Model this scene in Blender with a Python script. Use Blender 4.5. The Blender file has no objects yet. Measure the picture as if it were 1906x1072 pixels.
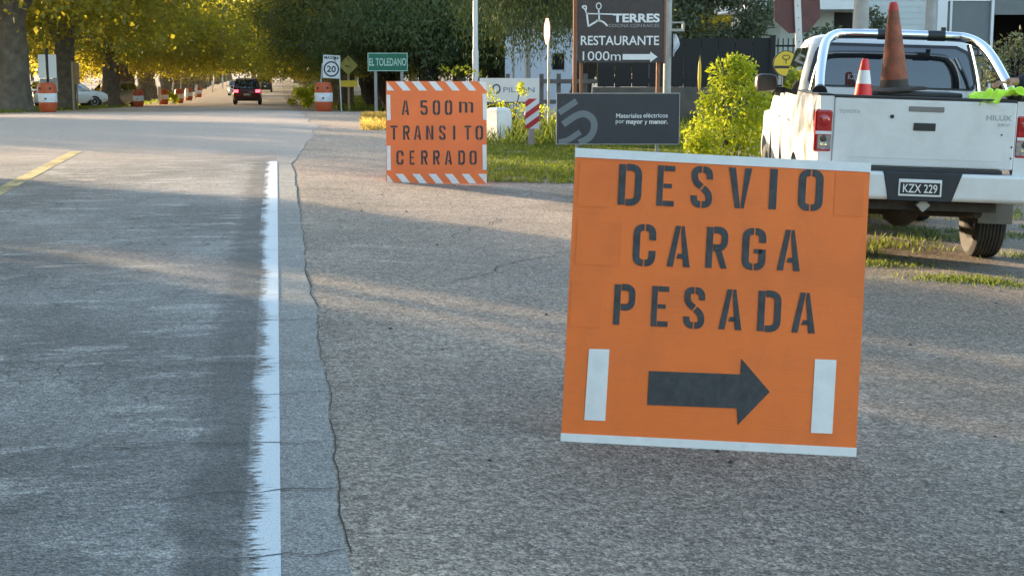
import bpy, bmesh, math, random
import numpy as np
from mathutils import Vector, Matrix, Euler, noise as mnoise

random.seed(7); rng = np.random.default_rng(7)
scene = bpy.context.scene
COL = scene.collection
R = math.radians

# ------------------------------------------------------------------ camera
F, CX, CY, HOR, CAMH = 2826.0, 953.0, 536.0, 90.0, 1.57
PITCH = math.atan((CY - HOR) / F)
cam_d = bpy.data.cameras.new("camera"); cam = bpy.data.objects.new("camera", cam_d); COL.objects.link(cam)
cam_d.sensor_width = 36.0; cam_d.lens = F / 1906.0 * 36.0; cam_d.clip_start = 0.1; cam_d.clip_end = 5000
cam.location = (0, 0, CAMH); cam.rotation_euler = (math.pi / 2 - PITCH, 0, 0)
scene.camera = cam

# ------------------------------------------------------------------ sky and sun
SUN_EL, SUN_AZ = R(8.0), math.atan2(-0.80, 0.60)
world = bpy.data.worlds.new("World"); scene.world = world; world.use_nodes = True
wn = world.node_tree.nodes; wl = world.node_tree.links
sky = wn.new("ShaderNodeTexSky"); sky.sky_type = 'NISHITA'; sky.sun_disc = False
sky.sun_elevation = SUN_EL; sky.sun_rotation = SUN_AZ
sky.air_density = 1.0; sky.dust_density = 0.7; sky.ozone_density = 1.0
bg = wn["Background"]; wl.new(sky.outputs[0], bg.inputs[0]); bg.inputs[1].default_value = 0.15
sd = bpy.data.lights.new("sun", 'SUN'); sd.energy = 4.0; sd.angle = R(0.6); sd.color = (1.0, 0.75, 0.48)
sun = bpy.data.objects.new("sun", sd); COL.objects.link(sun)
SDIR = Vector((math.sin(SUN_AZ) * math.cos(SUN_EL), math.cos(SUN_AZ) * math.cos(SUN_EL), math.sin(SUN_EL)))
sun.rotation_euler = SDIR.to_track_quat('Z', 'Y').to_euler(); sun.location = (-30, 20, 30)
scene.view_settings.view_transform = 'Standard'; scene.view_settings.look = 'None'
scene.view_settings.exposure = 2.5; scene.view_settings.gamma = 1.0
scene.view_settings.use_curve_mapping = False

# ------------------------------------------------------------------ geometry of the place
def ray(px, py):
    dx, dy = (px - CX) / F, -(py - CY) / F
    c, s = math.cos(PITCH), math.sin(PITCH)
    return Vector((dx, c + dy * s, -s + dy * c))
def W(px, py, Y):
    d = ray(px, py); t = Y / d.y
    return Vector((d.x * t, Y, CAMH + d.z * t))
def PXM(Y, px=CX, py=300):            # pixels per metre at depth Y
    d = ray(px, py); return F / (Y / d.y)
RA = math.atan(0.1534); CA, SA = math.cos(RA), math.sin(RA)
_p = ray(516, 296); _t = -CAMH / _p.z; _P = _p * _t
X0 = _P.x + _P.y * math.tan(RA)       # the edge line meets y = 0 here
def us2xy(u, s): return (X0 + u * CA - s * SA, u * SA + s * CA)
def xy2us(x, y):
    dx = x - X0
    return (dx * CA + y * SA, -dx * SA + y * CA)
PS = [-80, 0, 30, 42, 54, 70, 95, 150, 300, 600, 1200]
PZ = [0, 0, 0, -0.2, -0.6, -1.12, -1.9, -3.0, -4.8, -9.0, -11.0]
def zs(s):
    if s <= 30: return 0.0
    s = min(s, 1199)
    for i in range(len(PS) - 1):
        if PS[i] <= s <= PS[i + 1]: break
    def m(k):
        if k <= 2: return 0.0
        if k >= len(PS) - 1: return 0.0
        a = (PZ[k] - PZ[k-1]) / (PS[k] - PS[k-1]); b = (PZ[k+1] - PZ[k]) / (PS[k+1] - PS[k])
        return 0 if a * b <= 0 else 2 * a * b / (a + b)
    h = PS[i+1] - PS[i]; t = (s - PS[i]) / h
    return ((2*t**3 - 3*t**2 + 1) * PZ[i] + (t**3 - 2*t**2 + t) * h * m(i)
            + (-2*t**3 + 3*t**2) * PZ[i+1] + (t**3 - t**2) * h * m(i+1))
def zu(u):
    if u <= 0.3: return 0.0
    if u <= 2.6: return -0.055 * (u - 0.3)
    if u <= 7.0: return -0.1265 - 0.035 * (u - 2.6)
    return -0.2805
def fade(s):
    t = min(1, max(0, (s - 15) / 8)); return 1 - 0.65 * t * t * (3 - 2 * t)
def hz(x, y):
    u, s = xy2us(x, y); return zs(s) + zu(u) * fade(s)
def G(px, py):                         # where the pixel's ray meets the ground
    d = ray(px, py); t0, t1 = 2.0, None; t = 2.0
    while t < 900:
        p = d * t
        if CAMH + p.z < hz(p.x, p.y): t1 = t; break
        t0 = t; t *= 1.02
    for _ in range(30):
        tm = (t0 + t1) / 2; p = d * tm
        if CAMH + p.z < hz(p.x, p.y): t1 = tm
        else: t0 = tm
    p = d * t0
    return Vector((p.x, p.y, hz(p.x, p.y)))
def gp(x, y, dz=0.0): return Vector((x, y, hz(x, y) + dz))

# ------------------------------------------------------------------ materials
MATS = {}
def nt(name):
    m = bpy.data.materials.new(name); m.use_nodes = True
    return m, m.node_tree.nodes, m.node_tree.links, m.node_tree.nodes["Principled BSDF"]
def mat(name, col, rough=0.6, metal=0.0, var=0.12, vs=4.0, bump=0.0, bs=60.0, spec=0.5, dirt=None, ds=2.5, damt=0.5, coat=0.0, stretch=None):
    if name in MATS: return MATS[name]
    m, N, L, P = nt(name)
    P.inputs["Roughness"].default_value = rough; P.inputs["Metallic"].default_value = metal
    P.inputs["Specular IOR Level"].default_value = spec
    P.inputs["Coat Weight"].default_value = coat
    tc = N.new("ShaderNodeTexCoord")
    n = N.new("ShaderNodeTexNoise"); n.inputs["Scale"].default_value = vs; n.inputs["Detail"].default_value = 6
    L.new(tc.outputs["Object"], n.inputs["Vector"])
    mr = N.new("ShaderNodeMapRange"); L.new(n.outputs["Fac"], mr.inputs[0])
    mr.inputs[1].default_value = 0.25; mr.inputs[2].default_value = 0.75
    mr.inputs[3].default_value = 1 - var; mr.inputs[4].default_value = 1 + var
    mx = N.new("ShaderNodeVectorMath"); mx.operation = 'SCALE'; mx.inputs[0].default_value = col[:3]
    L.new(mr.outputs[0], mx.inputs["Scale"]); out = mx.outputs[0]
    if dirt:
        n2 = N.new("ShaderNodeTexNoise"); n2.inputs["Scale"].default_value = ds; n2.inputs["Detail"].default_value = 8
        n2.inputs["Roughness"].default_value = 0.7
        L.new(tc.outputs["Object"], n2.inputs["Vector"])
        r2 = N.new("ShaderNodeMapRange"); L.new(n2.outputs["Fac"], r2.inputs[0])
        r2.inputs[1].default_value = 0.45; r2.inputs[2].default_value = 0.72; r2.inputs[3].default_value = 0; r2.inputs[4].default_value = damt
        mc = N.new("ShaderNodeMix"); mc.data_type = 'RGBA'; L.new(r2.outputs[0], mc.inputs[0])
        L.new(out, mc.inputs[6]); mc.inputs[7].default_value = (*dirt, 1); out = mc.outputs[2]
    L.new(out, P.inputs["Base Color"])
    if bump:
        nb = N.new("ShaderNodeTexNoise"); nb.inputs["Scale"].default_value = bs; nb.inputs["Detail"].default_value = 5
        if stretch:
            mp = N.new("ShaderNodeMapping"); mp.inputs["Scale"].default_value = stretch; L.new(tc.outputs["Object"], mp.inputs[0]); L.new(mp.outputs[0], nb.inputs["Vector"])
        else: L.new(tc.outputs["Object"], nb.inputs["Vector"])
        b = N.new("ShaderNodeBump"); b.inputs["Strength"].default_value = bump; b.inputs["Distance"].default_value = 0.12 if stretch and bump >= 0.8 else 0.02
        L.new(nb.outputs["Fac"], b.inputs["Height"]); L.new(b.outputs[0], P.inputs["Normal"])
    MATS[name] = m; return m
def leafmat(name, c1, c2, trans, tmix=0.45, rough=0.55):
    m, N, L, P = nt(name)
    at = N.new("ShaderNodeAttribute"); at.attribute_name = "tint"
    mx = N.new("ShaderNodeMix"); mx.data_type = 'RGBA'; L.new(at.outputs["Fac"], mx.inputs[0])
    mx.inputs[6].default_value = (*c1, 1); mx.inputs[7].default_value = (*c2, 1)
    L.new(mx.outputs[2], P.inputs["Base Color"]); P.inputs["Roughness"].default_value = rough
    P.inputs["Specular IOR Level"].default_value = 0.3
    t = N.new("ShaderNodeBsdfTranslucent")
    mt = N.new("ShaderNodeMix"); mt.data_type = 'RGBA'; L.new(at.outputs["Fac"], mt.inputs[0])
    mt.inputs[6].default_value = (*trans, 1); mt.inputs[7].default_value = (min(1, trans[0]*1.5), min(1, trans[1]*1.25), trans[2], 1)
    L.new(mt.outputs[2], t.inputs[0])
    ms = N.new("ShaderNodeMixShader"); ms.inputs[0].default_value = tmix
    L.new(P.outputs[0], ms.inputs[1]); L.new(t.outputs[0], ms.inputs[2])
    L.new(ms.outputs[0], N["Material Output"].inputs[0])
    MATS[name] = m; return m

# ------------------------------------------------------------------ mesh helpers
class MB:
    def __init__(s): s.v = []; s.f = []
    def add(s, vs, fs):
        o = len(s.v); s.v += [tuple(v) for v in vs]; s.f += [tuple(i + o for i in f) for f in fs]; return s
    def box(s, x0, x1, y0, y1, z0, z1):
        return s.add([(x0,y0,z0),(x1,y0,z0),(x1,y1,z0),(x0,y1,z0),(x0,y0,z1),(x1,y0,z1),(x1,y1,z1),(x0,y1,z1)],
                     [(0,3,2,1),(4,5,6,7),(0,1,5,4),(1,2,6,5),(2,3,7,6),(3,0,4,7)])
    def prism(s, poly, y0, y1):       # polygon in x,z extruded along y (poly counter-clockwise seen from -y)
        n = len(poly)
        return s.add([(p[0], y0, p[1]) for p in poly] + [(p[0], y1, p[1]) for p in poly],
              [tuple(range(n)), tuple(range(2*n-1, n-1, -1))] + [(i, i+n, (i+1) % n + n, (i+1) % n) for i in range(n)])
    def prism_x(s, poly, x0, x1):     # polygon in y,z extruded along x
        n = len(poly)
        return s.add([(x0, p[0], p[1]) for p in poly] + [(x1, p[0], p[1]) for p in poly],
              [tuple(range(n-1, -1, -1)), tuple(range(n, 2*n))] + [(i, (i+1) % n, (i+1) % n + n, i+n) for i in range(n)])
    def tube(s, pts, rads, n=10, caps=True):
        pts = [Vector(p) for p in pts]
        if not hasattr(rads, '__len__'): rads = [rads] * len(pts)
        rings = []; o = len(s.v); ref = None
        for i, p in enumerate(pts):
            d = (pts[min(i+1, len(pts)-1)] - pts[max(i-1, 0)]).normalized()
            if ref is None: ref = Vector((1,0,0)) if abs(d.x) < 0.8 else Vector((0,1,0))
            a = (ref - d * ref.dot(d)).normalized(); ref = a; b = d.cross(a)
            for k in range(n):
                t = 2 * math.pi * k / n
                s.v.append(tuple(p + a * (math.cos(t) * rads[i]) + b * (math.sin(t) * rads[i])))
        for i in range(len(pts) - 1):
            for k in range(n):
                s.f.append((o+i*n+k, o+i*n+(k+1) % n, o+(i+1)*n+(k+1) % n, o+(i+1)*n+k))
        if caps:
            s.f.append(tuple(o + k for k in range(n-1, -1, -1))); q = o + (len(pts)-1)*n
            s.f.append(tuple(q + k for k in range(n)))
        return s
    def lathe(s, prof, n=24, axis='z', c=(0,0,0), cap=True):
        o = len(s.v)
        for r, h in prof:
            for k in range(n):
                t = 2 * math.pi * k / n; a, b = r * math.cos(t), r * math.sin(t)
                if axis == 'z': q = (c[0]+a, c[1]+b, c[2]+h)
                elif axis == 'x': q = (c[0]+h, c[1]+a, c[2]+b)
                else: q = (c[0]+b, c[1]+h, c[2]+a)
                s.v.append(q)
        for i in range(len(prof)-1):
            for k in range(n):
                s.f.append((o+i*n+k, o+i*n+(k+1) % n, o+(i+1)*n+(k+1) % n, o+(i+1)*n+k))
        if cap:
            if prof[0][0] > 1e-4: s.f.append(tuple(o+k for k in range(n-1,-1,-1)))
            if prof[-1][0] > 1e-4: s.f.append(tuple(o+(len(prof)-1)*n+k for k in range(n)))
        return s
    def grid(s, rows, closed=False):  # list of rows of points
        o = len(s.v); n = len(rows[0])
        for r in rows: s.v += [tuple(p) for p in r]
        for i in range(len(rows)-1):
            for k in range(n if closed else n-1):
                s.f.append((o+i*n+k, o+i*n+(k+1) % n, o+(i+1)*n+(k+1) % n, o+(i+1)*n+k))
        return s
    def ribbon(s, pts, t, y0, y1):    # a flat stroke in x,z with thickness along y
        pts = [Vector((p[0], p[1])) for p in pts]; L = []; Rr = []
        for i, p in enumerate(pts):
            d0 = (p - pts[i-1]).normalized() if i > 0 else None
            d1 = (pts[i+1] - p).normalized() if i < len(pts)-1 else None
            if d0 is None: d0 = d1
            if d1 is None: d1 = d0
            d = (d0 + d1); d = d.normalized() if d.length > 1e-6 else d0
            nrm = Vector((-d.y, d.x)); k = 1 / max(0.5, abs(nrm.dot(Vector((-d0.y, d0.x)))))
            L.append(p + nrm * (t/2*k)); Rr.append(p - nrm * (t/2*k))
        n = len(pts); V = []
        for p, q in zip(L, Rr): V += [(p.x, y0, p.y), (q.x, y0, q.y), (q.x, y1, q.y), (p.x, y1, p.y)]
        Fc = [(0,1,2,3), (4*n-4,4*n-1,4*n-2,4*n-3)]
        for i in range(n-1):
            for k in range(4): Fc.append((4*i+k, 4*i+4+k, 4*i+4+(k+1) % 4, 4*i+(k+1) % 4))
        s.add(V, Fc)
        return s
    def xf(s, M, start=0):
        s.v[start:] = [tuple(M @ Vector(v)) for v in s.v[start:]]; return s
    def mesh(s, name='part', smooth=False, angle=None):
        me = bpy.data.meshes.new(name); me.from_pydata(s.v, [], s.f); me.update()
        bm = bmesh.new(); bm.from_mesh(me); bmesh.ops.recalc_face_normals(bm, faces=bm.faces); bm.to_mesh(me); bm.free()
        if smooth: me.shade_smooth()
        if angle: me.set_sharp_from_angle(angle=R(angle))
        return me
    def build(s, name, m, parent=None, smooth=False, angle=None, bevel=0):
        if smooth and not angle: angle = 40
        return part(name, s.mesh(name, smooth, angle), m, parent, bevel=bevel)
def part(name, me, m, parent=None, loc=None, rot=None, bevel=0):
    o = bpy.data.objects.new(name, me); COL.objects.link(o)
    if m is not None:
        me.materials.clear(); me.materials.append(MATS[m] if isinstance(m, str) else m)
    if parent: o.parent = parent
    if loc is not None: o.location = loc
    if rot is not None: o.rotation_euler = rot
    if bevel:
        b = o.modifiers.new("bevel", 'BEVEL'); b.width = bevel; b.segments = 2; b.limit_method = 'ANGLE'; b.angle_limit = R(35)
    return o
def tag(o, label=None, cat=None, group=None, kind=None):
    if label: o['label'] = label
    if cat: o['category'] = cat
    if group: o['group'] = group
    if kind: o['kind'] = kind
    return o
def thing(name, label, cat, loc=(0,0,0), rz=0.0, group=None, rot=None):
    o = bpy.data.objects.new(name, None); COL.objects.link(o); o.empty_display_size = 0.2
    o.location = loc; o.rotation_euler = rot if rot else (0, 0, rz)
    return tag(o, label, cat, group)
def copy_tree(o, parent=None):
    c = o.copy(); COL.objects.link(c); c.parent = parent
    for ch in list(o.children): copy_tree(ch, c)
    return c
def text_mesh(body, w=None, h=None, bold=0.0, ext=0.001, cache={}):
    key = (body, w, h, bold)
    if key in cache: return cache[key]
    cu = bpy.data.curves.new("t", 'FONT'); cu.body = body; cu.size = 1.0; cu.offset = bold; cu.resolution_u = 4
    o = bpy.data.objects.new("t", cu); COL.objects.link(o); bpy.context.view_layer.update()
    me = bpy.data.meshes.new_from_object(o.evaluated_get(bpy.context.evaluated_depsgraph_get()))
    bpy.data.objects.remove(o); bpy.data.curves.remove(cu)
    n = len(me.vertices); a = np.zeros(n*3); me.vertices.foreach_get('co', a); a = a.reshape(-1, 3)
    mn, mxx = a.min(0), a.max(0); c = (mn + mxx) / 2; sz = mxx - mn
    sx = w / sz[0] if w else None; sy = h / sz[1] if h else None
    sx = sx or sy; sy = sy or sx
    b = np.zeros_like(a); b[:, 0] = (a[:, 0] - c[0]) * sx; b[:, 2] = (a[:, 1] - c[1]) * sy; b[:, 1] = 0
    me.vertices.foreach_set('co', b.ravel()); me.update()
    me.materials.clear()
    cache[key] = me; return me

# stencil alphabet: strokes with the gaps of a cut stencil, in a cell W wide and 1 high
def arc_path(pts, r=0.16, n=5):
    pts = [Vector((p[0], p[1])) for p in pts]; out = [pts[0]]
    for i in range(1, len(pts)-1):
        a, b, c = pts[i-1], pts[i], pts[i+1]
        d0 = (a-b); d1 = (c-b); rr = min(r, d0.length*(0.98 if i == 1 else 0.49), d1.length*(0.98 if i == len(pts)-2 else 0.49))
        p0 = b + d0.normalized()*rr; p1 = b + d1.normalized()*rr
        for k in range(n+1):
            t = k/n; out.append((1-t)**2*p0 + 2*(1-t)*t*b + t*t*p1)
    out.append(pts[-1]); return [(p.x, p.y) for p in out]
def stencil(ch, w, h, cache={}):
    key = (ch, round(w, 4), round(h, 4))
    if key in cache: return cache[key]
    Wd, t, g = 0.56, 0.165, 0.022; m = MB(); y0, y1 = -0.0012, 0.0012
    def st(p, r=0.17, th=t): m.ribbon(arc_path(p, r), th, y0, y1)
    def po(p): m.prism(p, y0, y1)
    bar = [(t/2, 0), (t/2, 1)]; hi, lo, rx, lx, cx = 1-t/2*0.8, t/2*0.8, Wd-t/2, t/2, Wd/2; th2 = t*0.8
    def left(): st([(cx-g, hi), (lx, hi), (lx, lo), (cx-g, lo)], 0.2)
    if ch == 'D': st(bar); st([(t+g, hi), (rx, hi), (rx, lo), (t+g, lo)], 0.2)
    elif ch in 'O0': left(); st([(cx+g, hi), (rx, hi), (rx, lo), (cx+g, lo)], 0.2)
    elif ch == 'E':
        st(bar); st([(t+g, hi), (Wd-0.06, hi)], th=th2); st([(t+g, .5), (Wd-0.14, .5)], th=th2*.8); st([(t+g, lo), (Wd-0.06, lo)], th=th2)
    elif ch == 'S':
        st([(cx+g, hi), (rx, hi), (rx, .70)], .2); st([(cx-g, hi), (lx, hi), (lx, .64), (cx-.01, .50)], .14)
        st([(cx+.03, .47), (rx, .35), (rx, lo), (cx+g, lo)], .14); st([(cx-g, lo), (lx, lo), (lx, .28)], .2)
    elif ch == 'V':
        po([(0,1), (cx-.09,0), (cx+.035,0), (cx+.02,.1), (.165,1)]); po([(Wd-.165,1), (cx+.05,.1), (cx+.06,0), (cx+.12,0), (Wd,1)])
    elif ch == 'I': st([(cx, 0), (cx, 1)], th=t*1.05)
    elif ch == 'A':
        po([(0,0), (.15,0), (cx+.0,.86), (cx+.02,1), (cx-.10,1)]); po([(Wd-.16,0), (Wd,0), (cx+.11,1), (cx+.05,1), (cx+.035,.84)])
        po([(.23,.20), (Wd-.15,.20), (Wd-.17,.32), (.27,.32)])
    elif ch == 'R':
        st(bar); st([(t+g, hi), (rx, hi), (rx, .50), (t+g, .50)], .18); po([(t+g+.04,.45), (Wd-.16,0), (Wd,0), (t+g+.21,.45)])
    elif ch == 'P': st(bar); st([(t+g, hi), (rx, hi), (rx, .44), (t+g, .44)], .18)
    elif ch == 'C': left(); st([(cx+g, hi), (rx, hi), (rx, .63)], .2); st([(cx+g, lo), (rx, lo), (rx, .37)], .2)
    elif ch == 'G':
        left(); st([(cx+g, hi), (rx, hi), (rx, .66)], .2); st([(cx+g, lo), (rx, lo), (rx, .50)], .16); st([(cx+.0, .45), (rx, .45)], th=th2*.8)
    elif ch == 'T': st([(0, hi), (Wd, hi)], th=th2); st([(cx, 0), (cx, 1-th2-g)])
    elif ch == 'N': st(bar); st([(rx, 0), (rx, 1)]); po([(t+g,1), (t+g,.72), (Wd-t-g,0), (Wd-t-g,.28)])
    elif ch == '5':
        st([(Wd-.05, hi), (lx+.09, hi)], th=th2); st([(lx, 1), (lx, .50)]); st([(t+g, .57), (rx, .57), (rx, lo), (cx+g, lo)], .18); st([(cx-g, lo), (lx, lo), (lx, .28)], .2)
    elif ch == 'm':
        st([(.05, 0), (.05, .98)], th=.10); st([(.12, .9), (.28, .9), (.28, 0)], .12, .10); st([(.35, .9), (.51, .9), (.51, 0)], .12, .10)
    me = m.mesh('letter')
    n = len(me.vertices); a = np.zeros(n*3); me.vertices.foreach_get('co', a); a = a.reshape(-1, 3)
    a[:, 0] = (a[:, 0] - Wd/2) * (w / Wd); a[:, 2] = (a[:, 2] - 0.5) * h
    me.vertices.foreach_set('co', a.ravel()); me.update(); cache[key] = me; return me

# leaves: many single quads in one mesh, with a random tint each
def leaf_mesh(name, C, size, aspect=0.6, droop=0.0, seed=0, up=0.0, D=None):
    g = np.random.default_rng(seed); n = len(C); C = np.asarray(C, float)
    d = g.normal(size=(n, 3)); d[:, 2] -= droop
    if D is not None: d = d * 0.35 + D
    d /= np.linalg.norm(d, axis=1, keepdims=True)
    q = g.normal(size=(n, 3)); q[:, 2] += up
    w = np.cross(d, q); w /= np.linalg.norm(w, axis=1, keepdims=True) + 1e-9
    nn = np.cross(w, d)
    s = size * g.uniform(0.65, 1.25, size=(n, 1)); ww = s * aspect / 2
    V = np.empty((n, 4, 3)); V[:, 0] = C; V[:, 1] = C + d*s*.5 + w*ww + nn*s*.06; V[:, 2] = C + d*s; V[:, 3] = C + d*s*.5 - w*ww + nn*s*.06
    me = bpy.data.meshes.new(name)
    me.vertices.add(4*n); me.vertices.foreach_set('co', V.ravel())
    me.loops.add(4*n); me.loops.foreach_set('vertex_index', np.arange(4*n, dtype=np.int32))
    me.polygons.add(n); me.polygons.foreach_set('loop_start', np.arange(0, 4*n, 4, dtype=np.int32))
    me.polygons.foreach_set('loop_total', np.full(n, 4, dtype=np.int32))
    me.update(calc_edges=True)
    at = me.attributes.new('tint', 'FLOAT', 'POINT')
    cl = g.random(n) ** 1.6
    lowf = np.zeros(n)
    for _ in range(7):
        k = g.normal(size=3) * 1.3; lowf += np.sin(C @ k + g.uniform(0, 6.28))
    cl = np.clip(0.55*cl + 0.45*np.clip(0.5 + lowf/5.0, 0, 1), 0, 1)
    at.data.foreach_set('value', np.repeat(cl, 4).astype(np.float32))
    return me
# ------------------------------------------------------------------ ground, road, markings
def nodes_mix(N, L, fac, a, b):
    m = N.new("ShaderNodeMix"); m.data_type = 'RGBA'
    L.new(fac, m.inputs[0]) if not isinstance(fac, float) else setattr(m.inputs[0], 'default_value', fac)
    for k, v in ((6, a), (7, b)):
        if isinstance(v, tuple): m.inputs[k].default_value = (*v, 1)
        else: L.new(v, m.inputs[k])
    return m.outputs[2]
def nodes_noise(N, L, vec, scale, detail=5, rough=0.55, sx=1, sy=1):
    if sx != 1 or sy != 1:
        mp = N.new("ShaderNodeMapping"); mp.inputs["Scale"].default_value = (sx, sy, 1); L.new(vec, mp.inputs[0]); vec = mp.outputs[0]
    n = N.new("ShaderNodeTexNoise"); n.inputs["Scale"].default_value = scale; n.inputs["Detail"].default_value = detail
    n.inputs["Roughness"].default_value = rough; L.new(vec, n.inputs["Vector"]); return n.outputs["Fac"]
def nodes_range(N, L, v, a, b, c=0.0, d=1.0):
    r = N.new("ShaderNodeMapRange"); r.interpolation_type = 'SMOOTHSTEP'; L.new(v, r.inputs[0])
    for k, x in zip((1, 2, 3, 4), (a, b, c, d)): r.inputs[k].default_value = x
    return r.outputs[0]
def nodes_math(N, L, op, a, b):
    m = N.new("ShaderNodeMath"); m.operation = op
    for k, v in ((0, a), (1, b)):
        if isinstance(v, (int, float)): m.inputs[k].default_value = v
        else: L.new(v, m.inputs[k])
    return m.outputs[0]
def nodes_scale(N, L, col, fac):
    v = N.new("ShaderNodeVectorMath"); v.operation = 'SCALE'; L.new(col, v.inputs[0]); L.new(fac, v.inputs["Scale"]); return v.outputs[0]
def nodes_bump(N, L, P, h, strength, dist):
    b = N.new("ShaderNodeBump"); b.inputs["Strength"].default_value = strength; b.inputs["Distance"].default_value = dist
    L.new(h, b.inputs["Height"]); L.new(b.outputs[0], P.inputs["Normal"])
def ground_nodes(name):
    m, N, L, P = nt(name); MATS[name] = m
    uv = N.new("ShaderNodeUVMap"); uv.uv_map = "us"; sp = N.new("ShaderNodeSeparateXYZ"); L.new(uv.outputs[0], sp.inputs[0])
    return m, N, L, P, uv.outputs[0], sp.outputs[0], sp.outputs[1]

def speckle(N, L, uv, scale, lo, hi):
    v = N.new("ShaderNodeTexVoronoi"); v.inputs["Scale"].default_value = scale; L.new(uv, v.inputs["Vector"])
    sp = N.new("ShaderNodeSeparateColor"); L.new(v.outputs["Color"], sp.inputs[0])
    return nodes_range(N, L, sp.outputs[0], 0.0, 1.0, lo, hi), v.outputs["Distance"], sp.outputs[1]

# asphalt of the carriageway
m, N, L, P, uv, uu, ss = ground_nodes("asphalt")
big = nodes_range(N, L, nodes_noise(N, L, uv, 0.55, 6, 0.6, 1.0, 0.7), 0.36, 0.64)
mid = nodes_range(N, L, nodes_noise(N, L, uv, 3.2, 6, 0.65), 0.3, 0.7)
col = nodes_mix(N, L, big, (0.155, 0.149, 0.142), (0.308, 0.293, 0.275))
col = nodes_mix(N, L, nodes_math(N, L, 'MULTIPLY', mid, 0.45), col, (0.182, 0.169, 0.157))
blot = nodes_range(N, L, nodes_noise(N, L, uv, 7.0, 8, 0.75, 0.6, 1.5), 0.40, 0.62)
rough = nodes_range(N, L, nodes_noise(N, L, uv, 0.8, 5, 0.6, 0.8, 0.6), 0.44, 0.58)
col = nodes_mix(N, L, nodes_math(N, L, 'MULTIPLY', nodes_math(N, L, 'MULTIPLY', blot, rough), 0.75), col, (0.108, 0.102, 0.096))
pal = nodes_range(N, L, nodes_noise(N, L, uv, 2.1, 7, 0.7, 0.6, 1.6), 0.53, 0.64)
col = nodes_mix(N, L, nodes_math(N, L, 'MULTIPLY', pal, 0.7), col, (0.414, 0.390, 0.358))
wear = nodes_range(N, L, nodes_noise(N, L, uv, 1.6, 9, 0.75, 0.7, 3.4), 0.56, 0.66)          # pale scuffs across the lane
wmask = nodes_range(N, L, nodes_noise(N, L, uv, 0.5, 3, 0.5), 0.38, 0.55)
col = nodes_mix(N, L, nodes_math(N, L, 'MULTIPLY', nodes_math(N, L, 'MULTIPLY', wear, wmask), 0.75), col, (0.530, 0.500, 0.465))
dis = N.new("ShaderNodeVectorMath"); dis.operation = 'ADD'; nzc = N.new("ShaderNodeTexNoise"); nzc.inputs["Scale"].default_value = 6; L.new(uv, nzc.inputs["Vector"])
scv = N.new("ShaderNodeVectorMath"); scv.operation = 'SCALE'; scv.inputs["Scale"].default_value = 0.16; L.new(nzc.outputs["Color"], scv.inputs[0]); L.new(uv, dis.inputs[0]); L.new(scv.outputs[0], dis.inputs[1])
vc = N.new("ShaderNodeTexVoronoi"); vc.feature = 'DISTANCE_TO_EDGE'; vc.inputs["Scale"].default_value = 4.2; L.new(dis.outputs[0], vc.inputs["Vector"])
craz = nodes_math(N, L, 'MULTIPLY', nodes_range(N, L, vc.outputs["Distance"], 0.010, 0.035, 1, 0), nodes_range(N, L, nodes_noise(N, L, uv, 0.75, 5, 0.6, 0.8, 0.7), 0.47, 0.58))
craz = nodes_math(N, L, 'MULTIPLY', craz, nodes_range(N, L, uu, -0.5, -0.3, 1, 0))
col = nodes_mix(N, L, nodes_math(N, L, 'MULTIPLY', craz, 0.65), col, (0.064, 0.060, 0.056))
grain = nodes_range(N, L, nodes_noise(N, L, uv, 30, 8, 0.8, 0.8, 1.2), 0.34, 0.66, 0.52, 1.46)
col = nodes_scale(N, L, col, grain)
spk, dist, _g = speckle(N, L, uv, 95, 0.7, 1.28)
spk2, _d2, _g2 = speckle(N, L, uv, 260, 0.7, 1.3)
far = nodes_range(N, L, ss, 20, 26)
col = nodes_mix(N, L, nodes_math(N, L, 'MULTIPLY', far, 0.85), col, (0.416, 0.333, 0.272) if 1 else (0.388, 0.327, 0.280))      # warm sunlight of the crossing mixed into the colour past the line's end
wob = nodes_math(N, L, 'ADD', uu, nodes_range(N, L, nodes_noise(N, L, uv, 5, 4, 0.6), 0.2, 0.8, -0.07, 0.07))
tar = nodes_math(N, L, 'MULTIPLY', nodes_range(N, L, wob, -0.42, -0.27), nodes_range(N, L, uu, -0.13, -0.11, 1, 0))
tar = nodes_math(N, L, 'MULTIPLY', tar, nodes_range(N, L, ss, 20.5, 23, 1, 0))
tar = nodes_math(N, L, 'MULTIPLY', tar, nodes_range(N, L, mid, 0.1, 0.9, 1.0, 0.6))
col = nodes_mix(N, L, nodes_math(N, L, 'MULTIPLY', tar, 0.88), col, (0.088, 0.086, 0.085))
edge = nodes_range(N, L, uu, -0.02, 0.0)
edge = nodes_math(N, L, 'MULTIPLY', edge, nodes_range(N, L, ss, 22, 25, 1, 0))
col = nodes_mix(N, L, nodes_math(N, L, 'MULTIPLY', edge, 0.6), col, (0.287, 0.280, 0.259))
amt = nodes_range(N, L, edge, 0, 1, 1.0, 0.75)
col = nodes_scale(N, L, col, spk); col = nodes_scale(N, L, col, spk2)
L.new(col, P.inputs["Base Color"]); P.inputs["Roughness"].default_value = 0.72; P.inputs["Specular IOR Level"].default_value = 0.35
nodes_bump(N, L, P, nodes_math(N, L, 'ADD', dist, nodes_math(N, L, 'MULTIPLY', nodes_noise(N, L, uv, 26, 6, 0.7), 1.6)), 0.55, 0.010)

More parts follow.
